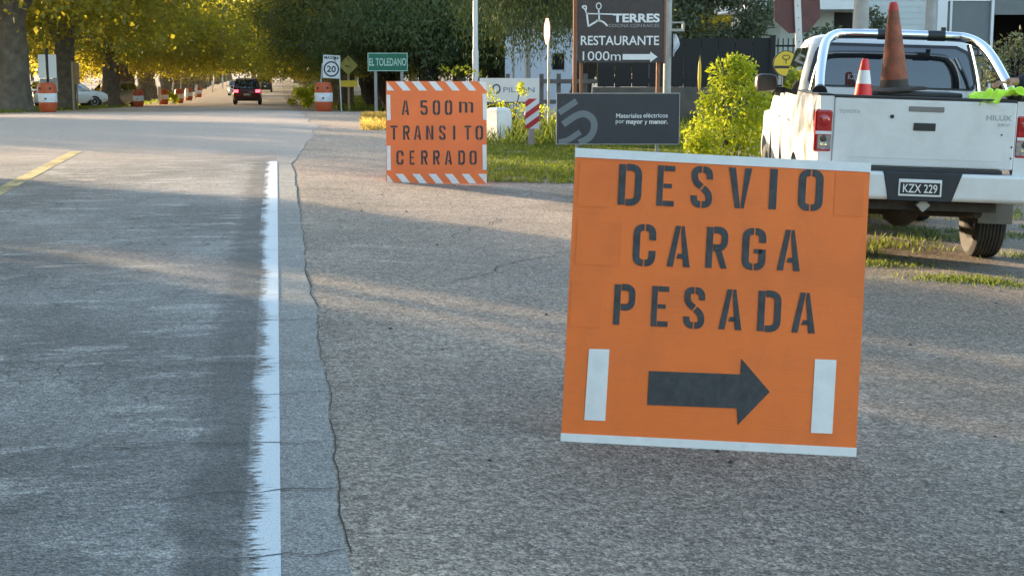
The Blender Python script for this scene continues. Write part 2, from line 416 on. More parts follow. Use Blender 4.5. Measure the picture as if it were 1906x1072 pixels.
# old bitumen and grit of the shoulder, turning to earth farther right
m, N, L, P, uv, uu, ss = ground_nodes("shoulder")
big = nodes_range(N, L, nodes_noise(N, L, uv, 0.42, 6, 0.6, 1, 0.8), 0.35, 0.65)
mid = nodes_range(N, L, nodes_noise(N, L, uv, 2.6, 6, 0.6), 0.35, 0.68)
col = nodes_mix(N, L, big, (0.254, 0.217, 0.184), (0.416, 0.339, 0.272))
col = nodes_mix(N, L, nodes_math(N, L, 'MULTIPLY', mid, 0.6), col, (0.301, 0.252, 0.207))
dirtm = nodes_math(N, L, 'ADD', uu, nodes_range(N, L, nodes_noise(N, L, uv, 0.7, 6, 0.65), 0.2, 0.8, -2.2, 2.2))
dm = nodes_range(N, L, dirtm, 2.3, 4.2)
col = nodes_mix(N, L, nodes_math(N, L, 'MULTIPLY', dm, 0.85), col, (0.205, 0.165, 0.128))
dl = nodes_range(N, L, dirtm, -9.5, -8.0, 1, 0)
col = nodes_mix(N, L, nodes_math(N, L, 'MULTIPLY', dl, 0.85), col, (0.188, 0.143, 0.102))
fr = nodes_range(N, L, ss, 20, 27)
col = nodes_mix(N, L, nodes_math(N, L, 'MULTIPLY', fr, 0.7), col, (0.455, 0.346, 0.259))  # crossing ground carries a pinkish sunlit tone in its colour
dust = nodes_range(N, L, nodes_noise(N, L, uv, 1.1, 7, 0.65, 0.5, 1.6), 0.56, 0.72)
col = nodes_mix(N, L, nodes_math(N, L, 'MULTIPLY', dust, 0.55), col, (0.535, 0.436, 0.338))
clod = nodes_range(N, L, nodes_noise(N, L, uv, 8.5, 8, 0.78), 0.38, 0.64)
col = nodes_mix(N, L, nodes_math(N, L, 'MULTIPLY', clod, 0.5), col, (0.144, 0.120, 0.098))
stain = nodes_range(N, L, nodes_noise(N, L, uv, 0.9, 7, 0.7, 0.8, 1.0), 0.53, 0.66)
col = nodes_mix(N, L, nodes_math(N, L, 'MULTIPLY', stain, 0.5), col, (0.157, 0.132, 0.109))
grain = nodes_range(N, L, nodes_noise(N, L, uv, 24, 8, 0.82), 0.34, 0.66, 0.58, 1.42)
col = nodes_scale(N, L, col, grain)
spk, dist, gg = speckle(N, L, uv, 75, 0.66, 1.32)
spk2, _d2, _g2 = speckle(N, L, uv, 240, 0.62, 1.4)
col = nodes_scale(N, L, col, spk); col = nodes_scale(N, L, col, spk2)
chip = nodes_range(N, L, gg, 0.965, 0.985)
col = nodes_mix(N, L, nodes_math(N, L, 'MULTIPLY', chip, 0.6), col, (0.520, 0.433, 0.348))
L.new(col, P.inputs["Base Color"]); P.inputs["Roughness"].default_value = 0.85; P.inputs["Specular IOR Level"].default_value = 0.25
nodes_bump(N, L, P, nodes_math(N, L, 'ADD', dist, nodes_math(N, L, 'MULTIPLY', nodes_noise(N, L, uv, 14, 7, 0.7), 2.0)), 0.55, 0.014)

def paint(name, c, soft, lo, hi):
    m, N, L, P, uv, uu, ss = ground_nodes(name)
    n = nodes_range(N, L, nodes_noise(N, L, uv, 24, 9, 0.85, 0.34, 1.9), 0.34, 0.66)
    e = nodes_range(N, L, uu, soft[0], soft[1], -0.55, 0.55)
    e = nodes_math(N, L, 'ADD', e, nodes_range(N, L, nodes_noise(N, L, uv, 2.2, 5, 0.6), 0.3, 0.7, -0.32, 0.30))
    s_ = nodes_range(N, L, ss, 8, 15, 0.0, soft[2])
    k = nodes_range(N, L, nodes_math(N, L, 'ADD', nodes_math(N, L, 'ADD', n, e), s_), lo, hi)
    c2 = nodes_mix(N, L, nodes_range(N, L, nodes_noise(N, L, uv, 120, 3, 0.6), 0.35, 0.7), c, tuple(x * 0.72 for x in c))
    L.new(c2, P.inputs["Base Color"]); P.inputs["Roughness"].default_value = 0.6
    t = N.new("ShaderNodeBsdfTransparent"); ms = N.new("ShaderNodeMixShader"); L.new(k, ms.inputs[0])
    L.new(t.outputs[0], ms.inputs[1]); L.new(P.outputs[0], ms.inputs[2]); L.new(ms.outputs[0], N["Material Output"].inputs[0])
paint("paint_white", (0.66, 0.70, 0.72), (-0.155, -0.02, 0.40), 0.45, 0.62)
paint("paint_yellow", (0.62, 0.47, 0.16), (-9.0, -8.0, 0.0), 0.55, 1.15)

SS = sorted(set([-60, -40, -25, -15] + [-10 + 0.25*i for i in range(137)] + [24.25 + 0.5*i for i in range(72)] + [60.25 + 2*i for i in range(46)] + [152 + 12*i for i in range(40)] + [640 + 60*i for i in range(9)]))
def sheet(name, us, s0, s1, dz, m, edge=None, drop=0.0):
    S = [s for s in SS if s0 <= s <= s1]; mb = MB(); uvs = []
    for s in S:
        ul = list(us)
        if edge: ul[-1] = edge(s)
        row = [(u, 0) for u in ul]
        if drop: row.append((ul[-1] + 0.006, -drop))
        r3 = []
        for u, d in row:
            x, y = us2xy(u, s); r3.append((x, y, hz(x, y) + dz + d)); uvs.append((u, s))
        mb.v += r3
    n = len(us) + (1 if drop else 0)
    for i in range(len(S)-1):
        for k in range(n-1): mb.f.append((i*n+k, i*n+k+1, (i+1)*n+k+1, (i+1)*n+k))
    me = bpy.data.meshes.new(name); me.from_pydata(mb.v, [], mb.f); me.update()
    l = me.uv_layers.new(name="us")
    for lp in me.loops: l.data[lp.index].uv = uvs[lp.vertex_index]
    return tag(part(name, me, m), kind='structure')
sheet('ground', [-900, -400, -150, -60, -30, -18, -12, -9.5, -7.6, -6.9, -5, -3.3, -1.5, -0.5, 0.0, 0.3, 0.7, 1.2, 1.8, 2.6, 3.5, 4.6, 5.8, 7, 10, 15, 25, 50, 120, 400, 900], -60, 1200, 0, 'shoulder')
def nz(x, y=0.0, z=0.0): return mnoise.noise(Vector((x, y, z)))
def road_edge(s):
    k = 0.205 + 0.04*nz(s*0.5, 3) + 0.022*nz(s*2.1, 8) + 0.014*nz(s*6.0, 1)
    return max(0.12, k if s < 21 else k + 0.5*min(1, (s-21)/8) + 0.25*nz(s*0.3, 5)*min(1, (s-21)/8))
sheet('road', [-7.1, -6.9, -5, -3.3, -1.5, -0.5, 0.0, 0.2], -60, 1200, 0.006, 'asphalt', road_edge, 0.02)
tag(sheet('edge_line', [-0.155, -0.13, -0.10, -0.05, 0.0], -10, 21.5, 0.010, 'paint_white'), 'worn white edge line along the right of the carriageway')
tag(sheet('centre_line', [-3.13, -2.95], 10, 24, 0.010, 'paint_yellow'), 'faded yellow centre line on the asphalt')

# cracks: thin dark ribbons sunk into the surface colour, lying just above it
mat('crack', (0.045, 0.044, 0.043), 0.95)
ck = MB()
def crack(pts, w, dz):
    P3 = [];
    for u, s in pts:
        x, y = us2xy(u, s); P3.append(Vector((x, y, hz(x, y) + dz)))
    Lr = []
    for i, p in enumerate(P3):
        d = (P3[min(i+1, len(P3)-1)] - P3[max(i-1, 0)]).normalized(); n = Vector((-d.y, d.x, 0))
        ww = w * (0.55 + 0.9 * abs(nz(p.x*9, p.y*9))) * (0.25 if i in (0, len(P3)-1) else 1)
        Lr.append((p + n*ww/2, p - n*ww/2))
    ck.grid([[a, b] for a, b in Lr])
for i, py in enumerate([325, 343, 370, 396, 420, 442, 466, 508, 549, 598, 677, 735, 827, 916, 1035]):
    g = G(545, py); u0, s0 = xy2us(g.x, g.y); ln = random.choice([0.25, 0.5, 1.2, 1.9]) if i % 3 else 1.6
    n = int(8 + ln*10); x1 = road_edge(s0) + 0.004
    crack([(x1 - (x1 + ln)*k/n, s0 + 0.10*nz(k*0.22, i*7.3) + 0.03*nz(k*0.8, i*3.1)) for k in range(n+1)], 0.009, 0.0115)
for j in range(6):                        # wandering cracks in the lane
    u, s, a = random.uniform(-3, -0.8), random.uniform(4.8, 12), random.uniform(-0.5, 0.5); pts = []
    for k in range(16):
        pts.append((u, s)); a += random.uniform(-0.5, 0.5); u -= 0.09*math.cos(a); s += 0.09*math.sin(a)*0.6
    crack(pts, 0.010, 0.0115)
for j in range(7):                        # and on the shoulder
    u, s, a = random.uniform(0.7, 2.4), random.uniform(7, 22), random.uniform(0, 6.28); pts = []
    for k in range(22):
        pts.append((u, s)); a += random.uniform(-0.45, 0.45); u += 0.1*math.cos(a); s += 0.1*math.sin(a)
    pts = [q for q in pts if q[0] > 0.55]
    if len(pts) > 4: crack(pts, 0.012, 0.004)
sv = 3.5
while sv < 21.4:
    ln = random.uniform(.5, 1.9); crack([(road_edge(s) + 0.010, s) for s in np.arange(sv, min(21.5, sv + ln), 0.06)], random.uniform(.004, .010), 0.0035); sv += ln + random.uniform(.02, .22)
if 1: pass   # the joint between road and shoulder
tag(ck.build('pavement_cracks', 'crack'), 'thin dark cracks across the asphalt and along the shoulder joint', kind='stuff')

# loose stones and crumbs on the shoulder
mat('pebble', (0.20, 0.185, 0.17), 0.9, var=0.5, vs=7); mat('pebble_dark', (0.045, 0.042, 0.04), 0.9, var=0.3)
def pebbles(name, n, umin, umax, smin, smax, rmin, rmax, m, label, seed):
    g = random.Random(seed); mb = MB()
    for _ in range(n):
        s = smin + (smax - smin) * g.random()**1.5; u = g.uniform(max(umin, 0.55), umax); x, y = us2xy(u, s); r = rmin + (rmax-rmin)*g.random()**3
        z = hz(x, y); a = g.uniform(0, 3.14); o = len(mb.v)
        for (px, py, pz) in ((1,0,.2),(.2,.9,.25),(-.9,.3,.2),(-.3,-.8,.2),(.1,.1,.75)):
            q = g.uniform(.7, 1.25); X = (px*math.cos(a) - py*math.sin(a))*r*q; Y = (px*math.sin(a) + py*math.cos(a))*r*q
            mb.v.append((x+X, y+Y, z + pz*r*q*0.9 - 0.12*r))
        mb.f += [(o,o+1,o+4),(o+1,o+2,o+4),(o+2,o+3,o+4),(o+3,o,o+4)]
    return tag(mb.build(name, m), label, kind='stuff')
pebbles('loose_grit', 2600, 0.5, 9, 3.5, 20, 0.003, 0.012, 'pebble', 'loose pale grit scattered over the shoulder', 3)
pebbles('dark_crumbs', 420, 0.5, 8, 3.5, 18, 0.004, 0.020, 'pebble_dark', 'dark crumbs of bitumen and dry leaves on the shoulder', 5)
# ------------------------------------------------------------------ the two orange detour boards
mat('orange_paint', (0.88, 0.185, 0.026), 0.6, var=0.09, vs=2.2, bump=0.09, bs=30, stretch=(.25,1,6), dirt=(0.70, 0.15, 0.03), ds=3.4, damt=0.75)
mat('orange_paint_pale', (0.88, 0.20, 0.055), 0.6, var=0.10, vs=2.4, bump=0.07, bs=25, stretch=(.25,1,6))
mat('board_white', (0.78, 0.79, 0.80), 0.5, var=0.06, vs=9, dirt=(0.55, 0.58, 0.62), ds=11, damt=0.4)
mat('stencil_black', (0.030, 0.035, 0.042), 0.55, var=0.35, vs=14, dirt=(0.075, 0.075, 0.08), ds=26, damt=0.7)
mat('raw_wood', (0.30, 0.20, 0.11), 0.75, var=0.2, vs=6)
def board_sign(name, label, TL, TR, BL, BR, lean, roll, mo, ground=True):
    bc = ((BL[0]+BR[0])/2, (BL[1]+BR[1])/2); g = G(*bc); d = ray(*bc); depth = g.y / d.y
    w = math.dist(BL, BR) * depth / F; h = math.dist(TL, BL) * depth / F
    t = thing(name, label, 'road sign', g, rot=(-R(lean), R(roll), 0))
    return t, w, h
# near board
TL, TR, BL, BR = (1068,272), (1617,305), (1044,820), (1593,850)
t1, w1, h1 = board_sign('detour_sign', 'big orange board reading DESVIO CARGA PESADA above a black arrow pointing right', TL, TR, BL, BR, 9.0, 2.95, None)
T1 = 0.015; t1.location.z -= 0.008
MB().box(-w1/2, w1/2, 0, T1, 0.004, h1).build('board', 'orange_paint', t1)
ex, ey = Vector((TR[0]-TL[0], TR[1]-TL[1])), Vector((BL[0]-TL[0], BL[1]-TL[1])); det = ex.x*ey.y - ex.y*ey.x
def b1(px, py):
    q = Vector((px-TL[0], py-TL[1])); a = (q.x*ey.y - q.y*ey.x)/det; b = (ex.x*q.y - ex.y*q.x)/det
    return ((a-0.5)*w1, (1-b)*h1)
SC1 = w1 / math.dist(TL, TR)
def letters(parent, items, fmap, sc, yoff):
    for ch, xl, xr, yt, yb in items:
        x, z = fmap((xl+xr)/2, (yt+yb)/2)
        part('letter', stencil(ch, (xr-xl)*sc, (yb-yt)*sc), 'stencil_black', parent, (x, yoff, z))
def line(word, xs, y0, y1, x0, x1, hgt):
    return [(c, a, b, y0 + (y1-y0)*((a+b)/2-x0)/(x1-x0), y0 + (y1-y0)*((a+b)/2-x0)/(x1-x0) + hgt) for c, (a, b) in zip(word, xs)]
letters(t1, line('DESVIO', [(1148,1191),(1220,1256),(1283,1323),(1352,1395),(1414,1458),(1483,1529)], 303, 316, 1168, 1506, 75)
          + line('CARGA', [(1176,1218),(1240,1283),(1312,1352),(1379,1423),(1445,1488)], 415, 427, 1197, 1466, 76)
          + line('PESADA', [(1141,1180),(1211,1246),(1271,1310),(1337,1380),(1409,1452),(1473,1517)], 526, 544, 1160, 1495, 75), b1, SC1, -0.002)
def poly_part(name, pts, fmap, parent, m, y):
    q = [fmap(*p) for p in pts]
    ar = sum(q[i][0]*q[(i+1) % len(q)][1] - q[(i+1) % len(q)][0]*q[i][1] for i in range(len(q)))
    if ar < 0: q = q[::-1]
    return MB().prism(q, y, y + 0.0016).build(name, m, parent)
mat('orange_patch', (0.84, 0.174, 0.026), 0.6, var=0.10, vs=6)
for q in ([(1076,296),(1130,299),(1126,382),(1072,379)], [(1072,405),(1156,410),(1152,492),(1068,487)], [(1062,518),(1119,521),(1115,606),(1058,602)], [(1552,322),(1606,325),(1603,404),(1549,401)]):
    poly_part('paint_patch', q, b1, t1, 'orange_patch', -0.0018)
poly_part('arrow', [(1207,687),(1377,695),(1379,666),(1432,728),(1373,789),(1371,758),(1204,750)], b1, t1, 'stencil_black', -0.003)
for q in ([(1095,645),(1133,646),(1126,779),(1087,777)], [(1516,668),(1556,670),(1549,807),(1509,805)]):
    poly_part('reflective_strip', q, b1, t1, 'board_white', -0.003)
MB().box(-w1/2-0.002, w1/2+0.002, -0.004, T1+0.002, h1-0.036, h1+0.002).build('edge_strip', 'board_white', t1)
MB().box(-w1/2-0.002, w1/2+0.002, -0.004, T1+0.002, 0.0, 0.043).build('edge_strip', 'board_white', t1)
for sx in (-1, 1):   # rear props
    MB().tube([(sx*w1*0.36, T1+0.012, h1*0.86), (sx*w1*0.36, 0.60, 0.06)], 0.02, 4).build('prop', 'raw_wood', t1)
MB().tube([(-w1*0.40, T1+0.02, h1*0.86), (w1*0.40, T1+0.02, h1*0.86)], 0.018, 4).build('batten', 'raw_wood', t1)
# far board
TL2, TR2, BL2, BR2 = (722,152), (910,150), (719,342), (906,343)
t2, w2, h2 = board_sign('closure_sign', 'smaller orange board with striped borders reading A 500 m TRANSITO CERRADO', TL2, TR2, BL2, BR2, 7.0, 0.0, None)
MB().box(-w2/2, w2/2, 0, 0.015, 0.0, h2).build('board', 'orange_paint_pale', t2)
def b2(cx_, cy_):    # coordinates measured on an enlargement of the board
    px, py = 700 + cx_*0.3264, cy_*0.3264
    b = (py-151)/191; a = (px-(722-3*b))/187.5
    return ((a-0.5)*w2, (1-b)*h2)
SC2 = w2/187.5*0.3264
def row2(word, xs, yt, yb): return [(c, a, b, yt, yb) for c, (a, b) in zip(word, xs)]
letters(t2, row2('A500', [(155,197),(262,303),(332,374),(401,443)], 572, 654) + row2('m', [(482,563)], 578, 642)
          + row2('TRANSITO', [(88,128),(160,198),(222,263),(291,333),(365,403),(432,472),(511,548),(573,617)], 716, 796)
          + row2('CERRADO', [(119,160),(195,225),(260,298),(329,367),(396,437),(473,511),(537,578)], 858, 938), b2, SC2, -0.002)
for tops, (ya, yb), sh in (([(72,72),(120,165),(213,258),(308,350),(403,445),(497,540),(592,640)], (464,516), 43),
                       ([(64,64),(112,155),(208,250),(300,343),(393,437),(490,532),(582,632)], (991,1046), 43)):
    for i, (a, b) in enumerate(tops):
        if i == 0: q = [(a, ya+2), (a+42, yb), (a, yb)]
        elif i == 6: q = [(a, ya), (b, ya), (b, yb), (b-3, yb)]
        else: q = [(a, ya), (b, ya), (b+sh, yb), (a+sh, yb)]
        poly_part('stripe', q, b2, t2, 'board_white', -0.003)
for q in ((69,90,540,685), (64,86,830,970), (617,639,534,683), (611,634,825,968)):
    poly_part('reflective_strip', [(q[0],q[2]),(q[1],q[2]),(q[1],q[3]),(q[0],q[3])], b2, t2, 'board_white', -0.003)
for sx in (-1, 1):
    MB().tube([(sx*w2*0.36, 0.027, h2*0.86), (sx*w2*0.36, 0.55, 0.05)], 0.02, 4).build('prop', 'raw_wood', t2)

# ------------------------------------------------------------------ roadside signs
mat('steel_grey', (0.33, 0.34, 0.35), 0.45, 0.6, var=0.15, vs=9); mat('pole_white', (0.55, 0.57, 0.58), 0.5, var=0.1)
mat('sign_slate', (0.035, 0.043, 0.055), 0.5, var=0.12); mat('slate_logo', (0.16, 0.195, 0.22), 0.5, var=0.05)
mat('print_white', (0.74, 0.76, 0.78), 0.5, var=0.08); mat('print_grey', (0.33, 0.33, 0.34), 0.5)
mat('sign_brown', (0.050, 0.040, 0.040), 0.6, var=0.2, vs=6, dirt=(0.085, 0.068, 0.06), ds=7); mat('post_wood', (0.24, 0.095, 0.045), 0.65, var=0.2)
mat('sign_green', (0.012, 0.14, 0.085), 0.45, var=0.05); mat('print_green', (0.42, 0.60, 0.52), 0.5)
mat('sign_white', (0.72, 0.74, 0.76), 0.5, var=0.05, dirt=(0.5, 0.5, 0.5), ds=4, damt=0.4); mat('print_black', (0.02, 0.02, 0.025), 0.5)
mat('print_blue', (0.12, 0.20, 0.33), 0.5); mat('sign_red', (0.48, 0.03, 0.035), 0.5, var=0.08); mat('print_dark', (0.05, 0.06, 0.08), 0.5)
mat('stop_back', (0.095, 0.035, 0.036), 0.6, var=0.2, vs=8, dirt=(0.16, 0.06, 0.05), ds=9); mat('sign_yellow', (0.62, 0.44, 0.03), 0.5, var=0.1)
mat('stop_red', (0.27, 0.030, 0.026), 0.5, var=0.1); mat('concrete', (0.34, 0.335, 0.32), 0.85, var=0.15, vs=5, bump=0.2, bs=40)
mat('white_wash', (0.68, 0.68, 0.66), 0.8, var=0.08, vs=5, dirt=(0.42, 0.40, 0.36), ds=3.5, damt=0.6, bump=0.2, bs=30)
def text_width(body, cache={}):
    if body not in cache:
        me = text_mesh(body, None, 1.0); xs = [v.co.x for v in me.vertices]; cache[body] = max(xs) - min(xs)
    return cache[body]
def natural(body):               # width of a word at text size 1, from its own height
    cu = bpy.data.curves.new("t", 'FONT'); cu.body = body; o = bpy.data.objects.new("t", cu); COL.objects.link(o); bpy.context.view_layer.update()
    d = o.dimensions.copy(); bpy.data.objects.remove(o); bpy.data.curves.remove(cu); return d.x, d.y
def text(name, body, parent, m, x, z, w=None, h=None, bold=0.0, y=-0.003):
    words = body.split()
    if len(words) == 1: return part(name, text_mesh(body, w, h, bold), m, parent, (x, y, z))
    nat = [natural(q) for q in words]; sp = 0.26; tot = sum(a for a, b in nat) + sp*(len(words)-1); k = w/tot; xx = x - w/2
    hmax = max(b for a, b in nat)
    for q, (a, b) in zip(words, nat):
        hh = (h*b/hmax) if h else None
        drop = -0.10*k if (set(q) & set('ypg') and q.upper() != q) else 0.0
        part(name, text_mesh(q, a*k, hh, bold), m, parent, (xx + a*k/2, y, z + drop + (0.05*k if 'é' in q else 0))); xx += (a+sp)*k
class Face:          # a sign face standing at depth Y: pixels to metres on it
    def __init__(s, Y, cx, base_px=None, py=200):
        s.Y = Y; s.k = 1 / PXM(Y, cx, py); s.cx = cx; s.x0 = W(cx, py, Y).x
        s.z0 = hz(s.x0, Y)
    def x(s, px): return W(px, 150, s.Y).x - s.x0
    def z(s, py): return W(s.cx, py, s.Y).z - s.z0
    def loc(s): return (s.x0, s.Y, s.z0)
# slate hoarding
f = Face(24.0, 1151)
t = thing('hoarding', 'low wide slate sign with grey looped logo, Materiales eléctricos por mayor y menor', 'sign', f.loc())
x0, x1, z0, z1 = f.x(1037), f.x(1265), f.z(268), f.z(175)
MB().box(x0, x1, 0, 0.03, z0, z1).build('panel', 'sign_slate', t)
fr = MB(); e = 0.012
fr.box(x0-e, x1+e, -0.006, 0.036, z1, z1+e).box(x0-e, x1+e, -0.006, 0.036, z0-e, z0).box(x0-e, x0, -0.006, 0.036, z0, z1).box(x1, x1+e, -0.006, 0.036, z0, z1)
fr.build('frame', 'steel_grey', t)
for px in (1075, 1225): MB().box(f.x(px)-0.025, f.x(px)+0.025, 0.037, 0.077, -0.1, z1-0.1).build('post', 'steel_grey', t)
def lc(cx_, cy_): return (f.x(1020 + cx_*0.2612), f.z(cy_*0.2612))
def logo(pts, th, name='logo_band'): MB().ribbon([lc(*p) for p in pts], th, -0.003, 0.001).build(name, 'slate_logo', t)
logo([(78,805),(205,722)], 0.095)
logo(arc_path([(108,888),(205,822),(265,808),(330,850),(334,925),(300,985),(225,1020)], 60, 6), 0.105)
logo(arc_path([(78,1016),(140,1005),(232,942)], 40, 5), 0.088)
xx0, zz = lc(488, 826); xx1, _ = lc(858, 826); text('lettering', 'Materiales eléctricos', t, 'print_white', (xx0+xx1)/2, zz, xx1-xx0, None, 0.012)
xx0, zz = lc(486, 874); xx1, _ = lc(548, 874); text('lettering', 'por', t, 'print_white', (xx0+xx1)/2, zz, xx1-xx0, None, 0.0)
xx0, zz = lc(560, 873); xx1, _ = lc(858, 873); text('lettering', 'mayor y menor.', t, 'print_white', (xx0+xx1)/2, zz, xx1-xx0, None, 0.03)
# restaurant sign
f = Face(27.0, 1154)
t = thing('restaurant_sign', 'tall dark brown sign on wooden posts reading TERRES RESTAURANTE 1000m', 'sign', f.loc())
MB().box(f.x(1074), f.x(1234), 0, 0.035, f.z(117), f.z(-14)).build('panel', 'sign_brown', t)
for a, b in ((1066.5,1073.5), (1222,1229), (1079.5,1085)):
    MB().box(f.x(a), f.x(b), 0.037 if a > 1075 else -0.01, 0.10, -0.2, f.z(-16) if a < 1075 else f.z(20)).build('post', 'post_wood', t)
MB().box(f.x(1234.3), f.x(1238), -0.01, 0.06, f.z(119), f.z(-16)).build('trim', 'post_wood', t)
def rc(cx_, cy_): return (f.x(1020 + cx_*0.2612), f.z(cy_*0.2612))
def stroke(pts, th): MB().ribbon([rc(*p) for p in pts], th, -0.004, 0.001).build('logo_figure', 'print_white', t)
stroke(arc_path([(271,100),(262,70),(238,52),(252,42),(270,48),(268,75)], 14, 4), 0.022)      # raised hand
stroke([(272,92),(285,193)], 0.030); stroke([(285,190),(350,150)], 0.030)
stroke(arc_path([(340,148),(385,152),(420,188)], 25, 4), 0.030)
stroke([(272,100),(460,104)], 0.020); stroke([(362,152),(356,66)], 0.028)
stroke([(357+17*math.cos(a), 46+22*math.sin(a)) for a in np.linspace(0, 6.3, 15)], 0.016)       # ring for the head
def rtext(s, xa, xb, y, m, bold, hpx=None):
    a, z = rc(xa, y); b, _ = rc(xb, y); text('lettering', s, t, m, (a+b)/2, z, b-a, hpx*0.2612*f.k if hpx else None, bold)
rtext('TERRES', 459, 790, 131, 'print_white', 0.035, 62); rtext('COCINA CON RAICES', 428, 787, 185, 'print_grey', 0.0, 22)
rtext('RESTAURANTE', 232, 787, 291, 'print_white', 0.012, 66); rtext('1000m', 246, 516, 401, 'print_white', 0.0, 64)
q = [rc(*p) for p in [(530,388),(726,388),(726,370),(778,408),(726,446),(726,428),(530,428)]][::-1]
MB().prism(q, -0.004, 0.0).build('arrow', 'print_white', t)
# red and white hazard marker
f = Face(25.4, 991, py=210)
t = thing('hazard_marker', 'narrow red and white diagonally striped marker board on grey post', 'road sign', f.loc())
x0, x1, z0, z1 = f.x(978), f.x(1004), f.z(240), f.z(184)
MB().box(x0, x1, 0, 0.012, z0, z1).build('board', 'sign_white', t)
w = x1-x0; hgt = z1-z0
for k in (-0.09, 0.31, 0.71):
    a = z0 + k*hgt; q = [(x0, a), (x1, a+0.34*hgt), (x1, a+0.54*hgt), (x0, a+0.20*hgt)]
    q = [(x, min(max(z, z0), z1)) for x, z in q]
    if k < 0: q = [(x0+w*0.26*1, z0), (x1, z0+0.25*hgt), (x1, z0+0.45*hgt), (x0, z0+0.11*hgt), (x0, z0)]
    if k > 0.6: q = [(x0, a), (x0+w*0.85, z1), (x0+w*0.26, z1), (x0, a+0.20*hgt)]
    MB().prism(q, -0.003, 0.0).build('stripe', 'sign_red', t)
MB().box(f.x(983), f.x(995), 0.014, 0.07, -0.1, z1-0.05).build('post', 'steel_grey', t)
# pale company sign behind the marker
f = Face(31.0, 955, py=170)
t = thing('company_sign', 'pale blue-white sign with dark ring logo reading PILSAN, half hidden by twigs', 'sign', f.loc())
MB().box(f.x(893), f.x(1004), 0, 0.03, f.z(190), f.z(146)).build('panel', 'sign_white', t)
for px in (902, 998): MB().box(f.x(px)-0.025, f.x(px)+0.025, 0.032, 0.07, -0.1, f.z(150)).build('post', 'steel_grey', t)
MB().ribbon([(f.x(924)+0.072*math.cos(a), f.z(166)+0.085*math.sin(a)) for a in np.linspace(-2.2, 3.4, 20)], 0.03, -0.003, 0.001).build('logo_ring', 'print_dark', t)
text('lettering', 'PILSAN', t, 'print_blue', f.x(966), f.z(167.5), 58*f.k, 9.5*f.k, 0.0)
# parapet block
f = Face(27.0, 928, py=240)
t = thing('parapet', 'square white painted concrete block on the grass beside the orange board', 'parapet', f.loc(), rz=R(40))
zt = f.z(200); s = 0.17; b = MB()
rows = [[(sx*k*s, sy*k*s*1.05, z) for sx, sy in ((-1,-1), (1,-1), (1,1), (-1,1))] for k, z in ((1.04, -.15), (1.0, .1), (.98, zt-.16), (.90, zt-.05), (.70, zt-.005))]
b.grid(rows, True); b.f.append((16,17,18,19)); b.build('block', 'white_wash', t, bevel=0.02)
MB().box(-s*1.15, s*1.15, -s*1.2, s*1.2, -.2, .05).build('footing', 'concrete', t)
# stop sign seen from its edge
def octagon(r, n=8): return [(r*math.cos(R(22.5+45*k)), r*math.sin(R(22.5+45*k))) for k in range(n)]
f = Face(30.0, 1018, py=100)
t = thing('stop_sign', 'red sign seen almost edge-on on a thin grey pole', 'road sign', f.loc(), rz=R(-78))
zc = f.z(59)
MB().prism([(x, z+zc) for x, z in octagon(0.27)], 0, 0.006).build('plate', 'stop_red', t)
MB().prism([(x, z+zc) for x, z in octagon(0.255)], -0.0035, -0.0005).build('red_face', 'stop_red', t)
text('lettering', 'PARE', t, 'print_grey', 0, zc, 0.40, 0.15, 0.02, -0.0045)
MB().tube([(0, 0.035, -0.2), (0, 0.035, zc+0.2)], 0.026, 8).build('pole', 'steel_grey', t)
# back of the octagonal stop sign behind the pickup
f = Face(21.5, 1488, py=20)
t = thing('stop_sign', 'back of a rusty red octagonal stop sign on a leaning perforated white post', 'road sign', f.loc(), rot=(0, R(-4.0), 0))
zc = f.z(19) - 0.0; sh = -0.11
MB().prism([(x+sh*0+0.13, z+zc) for x, z in octagon(0.345)], 0.02, 0.026).build('plate', 'stop_back', t)
MB().box(0.085, 0.175, -0.025, 0.018, -0.2, zc+0.45).build('post', 'pole_white', t)
for k in range(14): MB().lathe([(0.0085, -0.0275), (0.0085, -0.0255)], 8, 'y', (0.13, 0, zc+0.38-k*0.165)).build('hole', 'print_black', t)
# round yellow sign by the mirror
f = Face(21.0, 1463, py=120)
t = thing('round_sign', 'round yellow sign with black band and black symbol beside the wing mirror', 'road sign', f.loc())
zc = f.z(119); r = 0.165
MB().lathe([(r+0.012, 0), (r+0.012, 0.02)], 28, 'y', (0, 0, zc)).build('rim', 'print_black', t)
MB().lathe([(r, -0.003), (r, 0.0)], 28, 'y', (0, 0, zc)).build('disc', 'sign_yellow', t)
MB().box(-r*0.93, r*0.93, -0.006, -0.003, zc-0.065, zc-0.028).build('band', 'print_black', t)
MB().ribbon([(0.05*math.cos(a), zc+0.085+0.03*math.sin(a)) for a in np.linspace(0, 6.3, 14)], 0.012, -0.006, -0.003).build('symbol', 'print_black', t)
MB().ribbon([(0, zc+0.06), (0, zc+0.0)], 0.012, -0.0061, -0.003).build('symbol', 'print_black', t)
MB().box(-0.035, 0.035, 0.021, 0.06, -0.1, zc+0.05).build('post', 'print_black', t)
